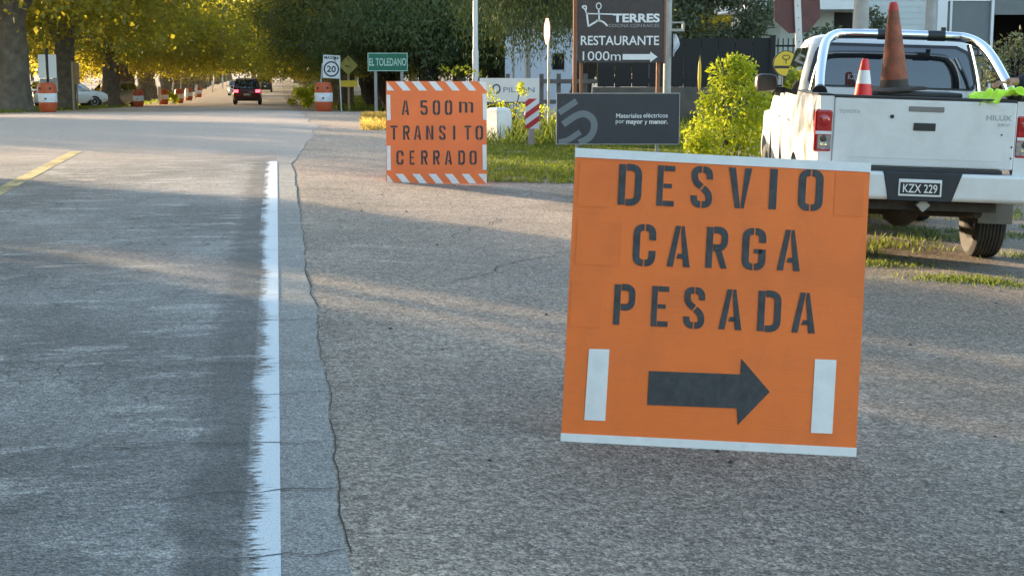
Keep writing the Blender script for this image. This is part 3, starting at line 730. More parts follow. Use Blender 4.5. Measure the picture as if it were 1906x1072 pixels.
# green place-name sign
f = Face(48.0, 722, py=118)
t = thing('place_sign', 'green place-name sign reading EL TOLEDANO on two posts under the dark tree', 'road sign', f.loc())
x0, x1, z0, z1 = f.x(685), f.x(759), f.z(133), f.z(99)
MB().box(x0, x1, 0, 0.02, z0, z1).build('panel', 'sign_green', t)
e = 0.022; fr = MB()
fr.box(x0, x1, -0.004, 0.0, z1-e, z1).box(x0, x1, -0.004, 0.0, z0, z0+e).box(x0, x0+e, -0.004, 0.0, z0+e, z1-e).box(x1-e, x1, -0.004, 0.0, z0+e, z1-e)
fr.build('border', 'print_green', t)
text('lettering', 'EL TOLEDANO', t, 'print_green', (x0+x1)/2, (z0+z1)/2, (x1-x0)*0.93, 0.24, 0.012)
for px in (699, 748): MB().box(f.x(px)-0.045, f.x(px)+0.045, 0.022, 0.10, -0.3, z1-0.05).build('post', 'steel_grey', t)
# street lamp
f = Face(34.5, 885, py=100)
t = thing('street_lamp', 'tall pale grey street lamp pole behind the smaller orange board', 'street lamp', f.loc())
MB().tube([(0,0,-0.2), (0,0,1.6)], 0.072, 14).build('base_tube', 'pole_white', t, True)
MB().tube([(0,0,1.6), (0,0,1.68), (0,0,8.0)], [0.072, 0.058, 0.045], 14).build('pole', 'pole_white', t, True)
MB().tube([(0,0,8.0), (-0.1,0,8.5), (-0.7,0,8.9), (-2.0,0,9.05)], 0.035, 10).build('arm', 'pole_white', t, True)
MB().lathe([(0.02,-0.38), (0.11,-0.3), (0.14,0.1), (0.08,0.32), (0.02,0.36)], 12, 'x', (-2.1,0,9.05)).build('lamp_head', 'steel_grey', t, True)
# speed sign, yellow diamond, blank panels
f = Face(54.6, 611, py=150)
t = thing('speed_sign', 'white speed limit sign with a circled 20 standing behind the orange drum', 'road sign', f.loc(), rot=(0, R(3), 0))
x0, x1, z0, z1 = f.x(595)+0.04, f.x(627)+0.04, f.z(146), f.z(103)
MB().box(x0, x1, 0, 0.015, z0, z1).build('panel', 'sign_white', t)
xc, zc = (x0+x1)/2, z0 + (z1-z0)*0.40; rr = (x1-x0)*0.41
MB().ribbon([(xc+rr*math.cos(a), zc+rr*math.sin(a)) for a in np.linspace(0, 6.2832, 29)], 0.05, -0.004, 0.0).build('ring', 'print_black', t)
text('lettering', '20', t, 'print_black', xc, zc, (x1-x0)*0.52, (x1-x0)*0.37, 0.02, -0.005)
text('lettering', 'MAXIMA', t, 'print_black', xc, z1-0.09, (x1-x0)*0.86, 0.11, 0.02, -0.005)
for a, b in ((596, 590), (627, 634)): MB().tube([(f.x(a), 0.05, z1-0.3), (f.x(b), 0.25, -0.15)], 0.022, 6).build('leg', 'pole_white', t)
f = Face(56.0, 648, py=120)
t = thing('warning_sign', 'faded yellow diamond sign with a yellow plate below beside the leaning trunk', 'road sign', f.loc())
zc = f.z(122); r = 0.36
MB().prism([(0, zc-r), (r, zc), (0, zc+r), (-r, zc)], 0, 0.012).build('diamond', mat('faded_yellow', (0.30, 0.25, 0.05), 0.6, var=0.15), t)
MB().box(-0.33, 0.33, 0, 0.012, zc-0.78, zc-0.55).build('plate', 'sign_yellow', t)
MB().box(-0.04, 0.04, 0.014, 0.07, -0.2, zc+0.1).build('post', 'raw_wood', t)
f = Face(54.5, 90, py=150)
t = thing('panel_sign', 'two white upright panels on a dark post with grey board below, behind the left drum', 'road sign', f.loc())
for a, b in ((72.5, 86), (91.5, 106)): MB().box(f.x(a), f.x(b), 0, 0.02, f.z(146), f.z(102)).build('white_panel', 'sign_white', t)
MB().box(f.x(86.4), f.x(91.2), 0.01, 0.08, -0.2, f.z(90)).build('post', 'print_black', t)
MB().box(f.x(74), f.x(107), 0.022, 0.04, f.z(172), f.z(147)).build('grey_board', 'steel_grey', t)
f = Face(60.0, 140, py=150)
t = thing('wooden_board', 'plain brown board on a pale wooden post near the white hatchback', 'sign', f.loc())
MB().box(f.x(137), f.x(148), 0, 0.04, f.z(157), f.z(117)).build('board', 'raw_wood', t)
MB().box(f.x(134), f.x(137.5), -0.05, 0.05, -0.2, f.z(115)).build('post', mat('pale_wood', (0.33, 0.27, 0.19), 0.8), t)
MB().box(f.x(141), f.x(143), 0.041, 0.08, -0.2, f.z(150)).build('post', 'raw_wood', t)
# orange and white drums
mat('drum_orange', (0.50, 0.085, 0.022), 0.55, var=0.12, vs=5, dirt=(0.28, 0.07, 0.03), ds=6); mat('drum_band', (0.70, 0.72, 0.74), 0.5, var=0.08, dirt=(0.45, 0.42, 0.38), ds=5); mat('drum_lid', (0.20, 0.19, 0.18), 0.6)
def drum(label, px, py, Hd, Y=None, hpx=None, rz=0.0):
    g = G(px, py)
    if Y: g = gp(W(px, py, Y).x, Y)
    t = thing('traffic_drum', label, 'traffic drum', g, rz, 'orange and white traffic drums'); r = Hd*0.31
    MB().lathe([(r*.74,0), (r*.84,Hd*.05), (r*.97,Hd*.18), (r,Hd*.34)], 20).build('lower_body', 'drum_orange', t, True)
    MB().lathe([(r,Hd*.34), (r*1.01,Hd*.35), (r*1.01,Hd*.63), (r,Hd*.64)], 20).build('white_band', 'drum_band', t, True)
    MB().lathe([(r,Hd*.64), (r*.99,Hd*.78), (r*.9,Hd*.90), (r*.82,Hd*.96), (r*.7,Hd*.985), (0.001,Hd*.99)], 20).build('upper_body', 'drum_orange', t, True)
    for a in (-0.45, 0.45):
        MB().lathe([(r*.13, -0.012), (r*.13, 0.012)], 10, 'y', (r*0.6*a*2, -r*.86*0.96, Hd*.80)).build('lift_hole', 'print_black', t)
    MB().lathe([(r*.12, -0.012), (r*.12, 0.012)], 10, 'y', (0.02, -r*1.01, Hd*.46)).build('plug', 'print_dark', t)
    return t
drum('orange and white drum in front of the two white panels', 90, 209.5, 1.02)
drum('orange and white drum in front of the speed limit sign', 603, 208, 1.02)
# ------------------------------------------------------------------ white pickup
mat('truck_white', (0.72, 0.73, 0.74), 0.28, var=0.03, dirt=(0.50, 0.46, 0.41), ds=3.2, damt=0.35, coat=0.5)
mat('truck_roof', (0.66, 0.66, 0.65), 0.3, var=0.03, coat=0.4)
mat('black_plastic', (0.022, 0.022, 0.024), 0.5, var=0.15); mat('underbody', (0.030, 0.027, 0.025), 0.8, var=0.3, dirt=(0.10, 0.085, 0.065), ds=6)
mat('rubber', (0.028, 0.027, 0.026), 0.85, var=0.2, dirt=(0.09, 0.08, 0.065), ds=9, damt=0.5); mat('flap', (0.16, 0.145, 0.125), 0.85, var=0.15, dirt=(0.09,0.08,0.07), ds=5)
mat('chrome', (0.86, 0.87, 0.88), 0.09, 1.0, var=0.02); mat('rim_alloy', (0.42, 0.42, 0.42), 0.35, 0.8, var=0.1, dirt=(0.16,0.13,0.1), ds=6)
mat('lamp_red', (0.42, 0.012, 0.016), 0.12, var=0.15, vs=30, coat=1.0); mat('lamp_clear', (0.34, 0.33, 0.33), 0.15, 0.3, var=0.5, vs=35, coat=1.0); mat('lamp_dark', (0.06, 0.05, 0.05), 0.15, coat=1.0)
mat('plate_black', (0.015, 0.015, 0.016), 0.4); mat('badge', (0.40, 0.41, 0.42), 0.3); mat('liner', (0.030, 0.031, 0.033), 0.7, var=0.2)
mat('tarp', (0.17, 0.16, 0.155), 0.85, var=0.2, vs=6, bump=0.3, bs=14); mat('sticker', (0.30, 0.17, 0.06), 0.5); mat('panel_gap', (0.03, 0.03, 0.03), 0.8)
def glass(name, c, r=0.03):
    m, N, L, P = nt(name); MATS[name] = m
    P.inputs["Base Color"].default_value = (*c, 1); P.inputs["Roughness"].default_value = r; P.inputs["Specular IOR Level"].default_value = 0.9
    P.inputs["Coat Weight"].default_value = 1.0; P.inputs["Coat Roughness"].default_value = 0.02
glass('dark_glass', (0.012, 0.015, 0.018))
YAW, ROLL = R(-4.5), R(1.7)
tx, ty = W(1714, 190, 12.3).x, 12.3
fx, fy = -math.sin(YAW), math.cos(YAW)
def tw(lx, ly): return (tx + lx*math.cos(YAW) + ly*fx, ty + lx*math.sin(YAW) + ly*fy)
zr = sum(hz(*tw(s*.78, 1.10)) for s in (-1, 1))/2; zf = sum(hz(*tw(s*.78, 4.2)) for s in (-1, 1))/2
PIT = math.atan2(zf - zr, 3.1)
TZ = zr - 1.10*math.tan(PIT)
truck = thing('pickup_truck', 'white pickup truck parked on the verge with chrome roll bar and cones in its bed', 'pickup truck', (tx, ty, TZ))
truck.rotation_mode = 'ZXY' if False else 'XYZ'
truck.rotation_euler = (Matrix.Rotation(YAW, 3, 'Z') @ Matrix.Rotation(PIT, 3, 'X') @ Matrix.Rotation(ROLL, 3, 'Y')).to_euler()
bpy.context.view_layer.update(); TM = truck.matrix_world.copy()
def hw(z):
    zz = [(0.50,.835),(0.70,.868),(0.90,.885),(1.02,.890),(1.10,.878),(1.25,.872),(1.36,.858),(1.40,.84)]
    if z <= zz[0][0]: return zz[0][1]
    for (a, b), (c, d) in zip(zz, zz[1:]):
        if a <= z <= c: return b + (d-b)*(z-a)/(c-a)
    return zz[-1][1]
WR, YR, YF = 0.385, 1.10, 4.20
def arch(y, yc, ra=0.475):
    d = abs(y-yc); return WR + math.sqrt(max(0, ra*ra - d*d)) if d < ra else 0
def side(y0, y1, zt, zb, sgn, n=36, m=9, narrow=None):
    ys = sorted(set([y0 + (y1-y0)*i/n for i in range(n+1)] + [y for y in (YR-.475, YR+.475, YF-.475, YF+.475) if y0 < y < y1])); rows = []
    for y in ys:
        a = max(arch(y, YR), arch(y, YF)); lo = max(zb(y), a) if a else zb(y); hi = zt(y); row = []
        for k in range(m+1):
            z = lo + (hi-lo)*k/m; x = hw(z)
            for yc in (YR, YF):
                dd = math.hypot(y-yc, z-WR)
                if dd < 0.70 and z < 1.05: x += 0.035*max(0, 1-abs(dd-0.50)/0.17)
            if narrow: x -= narrow(y)
            row.append((sgn*x, y, z))
        rows.append(row)
    return rows
def corner(y): return 0.055*(1-min(1, y/0.10))**2
for sg in (-1, 1):
    b = MB().grid(side(0.0, 1.585, lambda y: 1.385, lambda y: 0.56, sg, narrow=corner))
    b.box(sg*.725 if sg > 0 else -.835, .835 if sg > 0 else -.725, 0.0, 0.05, 0.80, 1.384)      # rear corner post
    b.build('bed_side', 'truck_white', truck, True, 50)
    MB().box(min(sg*.735, sg*.855), max(sg*.735, sg*.855), 0.01, 1.58, 1.386, 1.402).build('bed_rail', 'black_plastic', truck, bevel=0.006)
    MB().box(min(sg*.735, sg*.76), max(sg*.735, sg*.76), 0.05, 1.58, 0.93, 1.384).build('bed_inner_wall', 'liner', truck)
    ft = lambda y: 1.30 if y < 3.75 else 1.30 - 0.16*min(1, (y-3.75)/0.25) - 0.07*max(0, y-4.0)/1.2
    MB().grid(side(1.615, 5.15, ft, lambda y: 0.50, sg, n=60, narrow=lambda y: 0.13*max(0, (y-4.6)/0.55)**2)).build('cab_side', 'truck_white', truck, True, 50)
    for y in (2.62, 3.66): MB().box(min(sg*.862, sg*.892), max(sg*.862, sg*.892), y-.004, y+.004, 0.56, 1.06).build('door_gap', 'panel_gap', truck)
    for y in (1.86, 2.82): MB().box(min(sg*.885, sg*.915), max(sg*.885, sg*.915), y, y+.17, 1.10, 1.13).build('door_handle', 'truck_white', truck, bevel=0.006)
    MB().box(min(sg*.80, sg*.93), max(sg*.80, sg*.93), 1.66, 3.6, 0.40, 0.44).build('side_step', 'black_plastic', truck, bevel=0.01)
# floors, cab back, hood, front
MB().box(-.735, .735, 0.03, 1.58, 0.915, 0.93).build('bed_floor', 'liner', truck)
MB().box(-.73, .73, 1.585, 1.61, 0.6, 1.37).build('bed_front_wall', 'liner', truck)
MB().grid([[(-.80, 3.8, 1.17), (-.4, 3.85, 1.22), (.4, 3.85, 1.22), (.80, 3.8, 1.17)], [(-.78, 5.0, 1.04), (-.4, 5.05, 1.09), (.4, 5.05, 1.09), (.78, 5.0, 1.04)], [(-.66, 5.16, .9), (-.4, 5.22, .9), (.4, 5.22, .9), (.66, 5.16, .9)], [(-.66, 5.18, .5), (-.4, 5.24, .5), (.4, 5.24, .5), (.66, 5.18, .5)]]).build('hood', 'truck_white', truck, True)
MB().box(-.82, .82, 1.615, 5.0, 0.48, 0.56).build('floor_pan', 'underbody', truck)
# greenhouse: lofted rings, belt to roof
def ring(y0, y1, w0, w1, z, zr_=None, r=0.10, n=5):
    pts = []
    for cx_, cy_, a0 in ((w1-r, y1-r, 0), (-(w1-r), y1-r, 90), (-(w0-r), y0+r, 180), (w0-r, y0+r, 270)):
        for k in range(n+1):
            a = R(a0 + 90*k/n); pts.append((cx_ + r*math.cos(a), cy_ + r*math.sin(a), z))
    return pts
gh = [ring(1.615, 3.95, .850, .80, 1.22), ring(1.62, 3.90, .840, .79, 1.33), ring(1.68, 3.60, .795, .73, 1.57), ring(1.74, 3.30, .74, .68, 1.80), ring(1.78, 3.22, .71, .65, 1.865), ring(1.86, 3.12, .63, .58, 1.905), ring(2.1, 2.9, .4, .4, 1.92)]
b = MB().grid(gh, True); b.f.append(tuple(range(len(b.v)-24, len(b.v)))); b.build('cab_roof', 'truck_roof', truck, True, 60)
def ghx(z):   # half width and rear plane of the greenhouse at a height
    Z = [(1.22,.850,1.615),(1.33,.840,1.62),(1.57,.795,1.68),(1.80,.74,1.74),(1.865,.71,1.78)]
    for (a, b_, c), (d, e, f_) in zip(Z, Z[1:]):
        if a <= z <= d: k = (z-a)/(d-a); return b_+(e-b_)*k, c+(f_-c)*k
    return .71, 1.78
def rear_pane(zl, zh, inset, off, r):
    rows = []
    for k in range(9):
        z = zl + (zh-zl)*k/8; w, y = ghx(z); w -= inset
        if z > zh - r: q = (z-(zh-r))/r; w -= r*(1-math.sqrt(max(0, 1-q*q)))
        if z < zl + r*.5: q = ((zl+r*.5)-z)/(r*.5); w -= r*.5*(1-math.sqrt(max(0, 1-q*q)))
        rows.append([(w*(i/8-1), y-off, z) for i in range(17)])
    return rows
def pane(name, rows, m, parent, thick=(0, 0.004, 0)):
    b = MB().grid(rows); n0 = len(b.v); return b.build(name, m, parent, True)
win = pane('rear_window', rear_pane(1.435, 1.835, 0.050, 0.006, 0.10), 'black_plastic', truck)
pane('pane', rear_pane(1.452, 1.805, 0.085, 0.010, 0.09), 'dark_glass', win)
zz = 1.53; _, yy = ghx(zz)
me = text_mesh('KZX 229', 0.20, 0.05); part('etched_number', me, 'print_grey', win, (-.30, yy-.0135, zz), (R(-14), 0, 0))
for sg in (-1, 1):
    def sp(y, z): w, _ = ghx(z); k = (y-1.7)/2.0; return (sg*(w - .045*k + 0.006), y, z)
    for ya, yb, yc, yd, nm in ((1.80, 2.58, 1.92, 2.56, 'rear_side_window'), (2.64, 3.62, 2.62, 3.22, 'front_side_window')):
        rows = [[sp(ya + (yb-ya)*i/6 + ((yc + (yd-yc)*i/6) - (ya + (yb-ya)*i/6))*k/5, 1.345 + (1.785-1.345)*k/5) for i in range(7)] for k in range(6)]
        pane(nm, rows, 'dark_glass', truck)
    # mirror
    mi = MB().grid([[(sg*(.985 + .115*sx*k), 3.42 + dy, 1.43 + .092*sz*k) for sx, sz in [(math.copysign(abs(math.cos(a))**.6, math.cos(a)), math.copysign(abs(math.sin(a))**.6, math.sin(a))) for a in np.linspace(0, 6.2832, 25)[:-1]]] for k, dy in ((.02,-.075), (.88,-.075), (1.0,-.05), (1.0,.01), (.8,.07), (.02,.085))], True)
    mm_ = mi.build('mirror', 'black_plastic', truck, True)
    MB().box(min(sg*.78, sg*.91), max(sg*.78, sg*.91), 3.40, 3.46, 1.33, 1.39).build('mirror_arm', 'black_plastic', mm_)
    MB().box(min(sg*.89, sg*1.08), max(sg*.89, sg*1.08), 3.340, 3.344, 1.36, 1.50).build('mirror_glass', mat('mirror_dark', (0.02, 0.021, 0.024), 0.35), mm_, bevel=0.0015)
# windscreen side seen against light
# tailgate
tg = MB().box(-.722, .722, -0.012, 0.03, 0.835, 1.375).build('tailgate', 'truck_white', truck, bevel=0.012)
MB().box(-.722, .722, -0.016, 0.045, 1.376, 1.398).build('tailgate_cap', 'black_plastic', tg, bevel=0.005)
MB().box(-.60, .60, -0.0145, -0.0125, 0.90, 0.905).build('crease', 'truck_roof', tg)
MB().box(-.085, .090, -0.020, -0.011, 1.128, 1.190).build('handle', 'black_plastic', tg, bevel=0.004)
bl = MB(); bl.lathe([(0.001,-0.006), (0.016,-0.005), (0.018,0.004)], 12, 'y'); bl.v = [(x*8.0 - (-0.08) , y-0.014, 1.305 + z*1.3) for x, y, z in bl.v]
MB().box(-.130, .150, -0.019, -0.011, 1.280, 1.322).build('brake_light', mat('brake_grey', (0.20, 0.19, 0.19), 0.3, coat=0.6), tg, bevel=0.012)
MB().lathe([(0.016,-0.018), (0.016,-0.011)], 10, 'y', (-.26, 0, 1.235)).build('lock', 'black_plastic', tg)
part('badge', text_mesh('TOYOTA', 0.17, 0.030, 0.01), 'badge', tg, (-.60, -0.0145, 1.265))
part('badge', text_mesh('HILUX', 0.20, 0.042, 0.02), 'badge', tg, (.585, -0.0145, 1.250))
part('badge', text_mesh('SRV', 0.10, 0.024, 0.01), 'badge', tg, (.625, -0.0145, 1.195))
for (x, z) in ((.615, 1.115), (.70, 1.02), (.70, 0.93)): MB().lathe([(0.008,-0.015), (0.008,-0.011)], 8, 'y', (x, 0, z)).build('rubber_stop', 'black_plastic', tg)
# lamps
for sg in (-1, 1):
    xa, xb = (.728, .874) if sg > 0 else (-.874, -.728)
    lm = MB().box(xa, xb, -0.008, 0.13, 0.93, 1.275).build('tail_light', 'lamp_red', truck, bevel=0.02)
    MB().box(xa+.012, xb-.004, -0.011, -0.007, 1.075, 1.10).build('reversing_strip', 'sign_white', lm)
    MB().box(xa+.03 if sg < 0 else xa+.008, xb-.008 if sg < 0 else xb-.03, -0.011, -0.007, 0.955, 1.068).build('clear_lens', 'lamp_clear', lm, bevel=0.003)
    for k in range(2): MB().lathe([(0.001,-0.016), (0.026,-0.014), (0.03,-0.010)], 12, 'y', ((xa+xb)/2+.004, 0, 0.985+k*.055)).build('bulb_cup', 'lamp_dark' if k else 'chrome', lm, True)
    MB().lathe([(0.001,-0.012), (0.045,-0.011), (0.05,-0.008)], 14, 'y', ((xa+xb)/2, 0, 1.185)).build('brake_lens', 'lamp_red', lm, True)
part('sticker', text_mesh('4x4', 0.20, 0.10, 0.02), 'sticker', truck, (-.8935, 0.33, 1.13), (0, 0, R(-90)))
# bumper
bp = MB().prism_x([(-0.16,0.60), (-0.135,0.575), (0.02,0.56), (0.02,0.80), (-0.145,0.80), (-0.165,0.785)], -.87, .87)
bpo = bp.build('rear_bumper', 'truck_white', truck, bevel=0.012)
MB().prism([(-.275,0.572), (.225,0.572), (.30,0.803), (-.325,0.803)], -0.170, -0.12).build('bumper_step', mat('bumper_dark', (0.018, 0.026, 0.036), 0.4, var=0.1), bpo, bevel=0.006)
MB().box(-.60, .62, -0.10, 0.02, 0.804, 0.833).build('shadow_gap', 'liner', truck)
npl = MB().box(-.200, .140, -0.178, -0.171, 0.612, 0.748).build('number_plate', 'sign_white', bpo, bevel=0.003)
MB().box(-.187, .127, -0.180, -0.1775, 0.628, 0.722).build('plate_field', 'plate_black', npl)
part('plate_number', text_mesh('KZX 229', 0.27, 0.070, 0.01), 'print_white', npl, (-.030, -0.1815, 0.675))
# underside
MB().box(-.30, -.24, 0.02, 4.6, 0.52, 0.66).build('chassis_rail', 'underbody', truck); MB().box(.34, .40, 0.02, 4.6, 0.52, 0.66).build('chassis_rail', 'underbody', truck)
MB().tube([(-.74, YR, WR), (.74, YR, WR)], 0.05, 10).build('rear_axle', 'underbody', truck, True)
MB().lathe([(0.001,-.17), (.09,-.14), (.15,-.05), (.15,.05), (.09,.14), (.001,.17)], 14, 'x', (0.05, YR, WR)).build('differential', 'underbody', truck, True)
MB().lathe([(0.18,-.10), (.30,-.11), (.36,-.07), (.37,0), (.36,.07), (.30,.11), (.18,.10)], 24, 'z', (0.03, 0.62, 0.56)).build('spare_tyre', 'rubber', truck, True)
MB().tube([(.02,-0.10,0.535), (.02,0.4,0.535)], 0.055, 4).build('tow_receiver', 'steel_grey', truck)
MB().box(-.52, -.40, -0.05, 0.05, 0.50, 0.558).build('tow_bracket', 'underbody', truck); MB().box(-.46, .62, 0.0, 0.08, 0.485, 0.555).build('cross_member', 'underbody', truck)
MB().tube([(.50, 0.10, 0.46), (.50, 0.9, 0.50), (.45, 2.6, 0.5)], 0.035, 10).build('exhaust', 'underbody', truck, True)
def wheel(x, y, sg):
    pr = []; hwid = 0.13
    prof = [(0.235,-hwid*.85), (0.30,-hwid*1.02), (0.35,-hwid), (0.375,-hwid*.86)]
    for k in range(7):
        a = -hwid*.80 + hwid*1.6*k/7; b_ = -hwid*.80 + hwid*1.6*(k+1)/7
        prof += [(0.385,a+.003), (0.385,b_-.006), (0.373,b_-.005), (0.373,b_+.002)]
    prof += [(0.375,hwid*.86), (0.35,hwid), (0.30,hwid*1.02), (0.235,hwid*.85)]
    w = MB().lathe(prof, 40, 'x', (x, y, WR), cap=False).build('wheel', 'rubber', truck, True, 30)
    MB().lathe([(0.236,-.11), (0.20,-.06), (0.20,.06), (0.236,.11)], 28, 'x', (x, y, WR), cap=False).build('rim', 'rim_alloy', w, True)
    MB().lathe([(0.001,.055*sg), (0.05,.05*sg), (0.06,.03*sg)], 14, 'x', (x, y, WR)).build('hub', 'rim_alloy', w, True)
    for k in range(6):
        a = math.pi*k/3; c, s = math.cos(a), math.sin(a); p0 = Vector((x+.03*sg, y+c*.04, WR+s*.04)); p1 = Vector((x+.045*sg, y+c*.205, WR+s*.205))
        MB().tube([p0, p1], [.045, .03], 6).build('spoke', 'rim_alloy', w)
    MB().lathe([(0.19,-.02), (0.001,-.02)], 20, 'x', (x-.02*sg, y, WR)).build('brake_drum', 'underbody', w)
for sg in (-1, 1):
    wheel(sg*.77, YR, sg); wheel(sg*.77, YF, sg)
    MB().box(min(sg*.61, sg*.90), max(sg*.61, sg*.90), 0.57, 0.582, 0.34, 0.60).build('mud_flap', 'flap', truck, bevel=0.004)
    MB().box(min(sg*.60, sg*.80), max(sg*.60, sg*.80), 0.60, 1.60, 0.86, 0.912).build('wheel_housing', 'underbody', truck)
# roll bar
def smooth_path(P, n=7):
    P = [Vector(p) for p in P]; out = []
    for i in range(len(P)-1):
        p0, p1, p2, p3 = P[max(i-1,0)], P[i], P[i+1], P[min(i+2,len(P)-1)]
        for k in range(n):
            t = k/n; out.append(0.5*((2*p1) + (p2-p0)*t + (2*p0-5*p1+4*p2-p3)*t*t + (3*p1-p0-3*p2+p3)*t**3))
    return out + [P[-1]]
P = [(-.795,.42,1.39), (-.775,.62,1.52), (-.725,.95,1.72), (-.67,1.18,1.835), (-.58,1.34,1.895), (-.45,1.40,1.91), (0,1.41,1.915)]
P = P + [(-x, y, z) for x, y, z in P[-2::-1]]
rb = MB().tube(smooth_path(P), 0.043, 16).build('roll_bar', 'chrome', truck, True)
for x in (-.125, .315): MB().tube([(x-.075, 1.405, 1.913), (x+.075, 1.405, 1.913)], 0.047, 16).build('clamp', 'black_plastic', rb, True)
for sg in (-1, 1):
    MB().tube([(sg*.797,.405,1.402), (sg*.79,.47,1.425)], [.062, .05], 14).build('foot', 'black_plastic', rb, True)
    MB().tube(smooth_path([(sg*.74, 1.50, 1.40), (sg*.70, 1.50, 1.6), (sg*.62, 1.48, 1.85)]), 0.022, 8).build('brace', 'chrome', rb, True)
MB().box(.36, .40, 1.42, 1.45, 1.955, 1.99).build('aerial_base', 'black_plastic', rb)

def TP(lx, ly, lz): return TM @ Vector((lx, ly, lz))
TROT = truck.rotation_euler.copy()
# tarp bundle, tool chest, cones: loose load in the bed
t = thing('tool_chest', 'low dark chest in the pickup bed under the big dirty cone', 'tool chest', TP(-0.05, 0.72, 0.93), rot=TROT)
MB().box(-.36, .42, -.28, .28, 0, 0.455).build('box', 'liner', t, bevel=0.012); MB().box(-.37, .43, -.29, .29, 0.457, 0.500).build('lid', 'black_plastic', t, bevel=0.012)
rows = []
for i in range(15):
    a = i/14; row = []
    for k in range(10):
        b_ = k/9; x = -.725 + .42*b_ ; y = 0.30 + 1.22*a
        row.append((x, y, 0.02 + 0.57*(1-b_)**1.1*(0.55+0.45*a) + 0.03*nz(x*9, y*7) + 0.015*nz(x*22, y*18)))
    rows.append(row)
b = MB().grid(rows); 
tp = part('tarpaulin', b.mesh('tarpaulin', True), 'tarp', None, TP(0, 0, 0.93), TROT); tag(tp, 'crumpled grey tarpaulin heaped along the left side of the pickup bed', 'tarpaulin')
sl = tp.modifiers.new('solid', 'SOLIDIFY'); sl.thickness = 0.006
mat('cone_red', (0.72, 0.022, 0.018), 0.45, var=0.06); mat('cone_white', (0.75, 0.73, 0.73), 0.5, var=0.06)
mat('cone_dirty', (0.27, 0.075, 0.036), 0.7, var=0.4, vs=10, dirt=(0.095, 0.050, 0.038), ds=8, damt=0.95, bump=0.2, bs=25); mat('cone_tip', (0.45, 0.04, 0.035), 0.6, var=0.2); mat('cone_base', (0.04, 0.034, 0.031), 0.8, var=0.3, dirt=(0.10,0.075,0.06), ds=9)
def cone(name, label, loc, rot, H, r0, r1, bands, base, mb_):
    t = thing(name, label, 'traffic cone', loc, rot=rot); hb = 0.035
    b = MB(); s = base/2; n = 0.7*s
    b.prism([(-s,0), (s,0), (s,hb*.7), (n,hb), (-n,hb), (-s,hb*.7)], -s, s); b.build('base', mb_, t, bevel=0.01)
    rr = lambda z: r0 + (r1-r0)*(z-hb)/(H-hb)
    for (a, c, m) in bands:
        za, zb = hb + (H-hb)*a, hb + (H-hb)*c
        pr = [(rr(za), za), (rr((za+zb)/2), (za+zb)/2), (rr(zb), zb)]
        if c > .99: pr = pr[:-1] + [(rr(zb)*1.0, zb-.015), (rr(zb)*.75, zb), (0.001, zb)]
        MB().lathe(pr, 28).build('cone_band', m, t, True)
    return t
c1 = W(1609, 187, 12.3); lx1 = (TM.inverted() @ Vector((W(1609,150,12.46).x, 12.46, 1.2))).x
cone('small_cone', 'small clean red and white striped cone behind the tailgate', TP(lx1, 0.17, 0.93), TROT, 0.76, 0.145, 0.028, [(0,.34,'cone_red'), (.34,.53,'cone_white'), (.53,.72,'cone_red'), (.72,.87,'cone_white'), (.87,1,'cone_red')], 0.33, 'cone_base')
lx2 = (TM.inverted() @ Vector((W(1667,150,12.85).x, 12.85, 1.2))).x
cone('large_cone', 'tall dirty faded orange cone with black square base above the tailgate', TP(lx2, 0.58, 1.432), (TROT.x+R(1), TROT.y-R(5.2), TROT.z+R(20)), 0.735, 0.120, 0.035, [(0,.09,'cone_base'), (.09,.90,'cone_dirty'), (.90,1,'cone_tip')], 0.40, 'cone_base')
# high-visibility vest thrown over the right rail
m, N, L, P_ = nt('hi_vis'); MATS['hi_vis'] = m; P_.inputs["Base Color"].default_value = (0.50, 0.83, 0.012, 1); P_.inputs["Roughness"].default_value = 0.75; P_.inputs["Sheen Weight"].default_value = 0.3
rows = []
for i in range(33):
    a = i/32; row = []
    for k in range(21):
        b_ = k/20; x = .42 + .47*a + 0.03*nz(b_*4, a*3, 2); y = -0.045 + 0.55*b_ + 0.05*nz(a*5, b_*3)
        top = 1.405 + 0.016
        z = top + 0.13*abs(nz(x*8+1, y*6)) + 0.06*abs(nz(x*17, y*13)) + 0.02*math.sin(a*18 + b_*5)*(0.3+b_)
        if x < .735: z -= 0.75*(.735-x)*(1-b_*0.55)*0.45          # sags into the bed
        if b_ < .12: z -= 0.00
        row.append((x, y, z))
    rows.append(row)
b = MB().grid(rows); vs_ = part('safety_vest', b.mesh('safety_vest', True), 'hi_vis', None, TP(0,0,0), TROT); tag(vs_, 'fluorescent yellow-green safety vest crumpled over the right bed rail', 'safety vest')
sl = vs_.modifiers.new('solid', 'SOLIDIFY'); sl.thickness = 0.004; sb = vs_.modifiers.new('sub', 'SUBSURF'); sb.levels = 1; sb.render_levels = 1
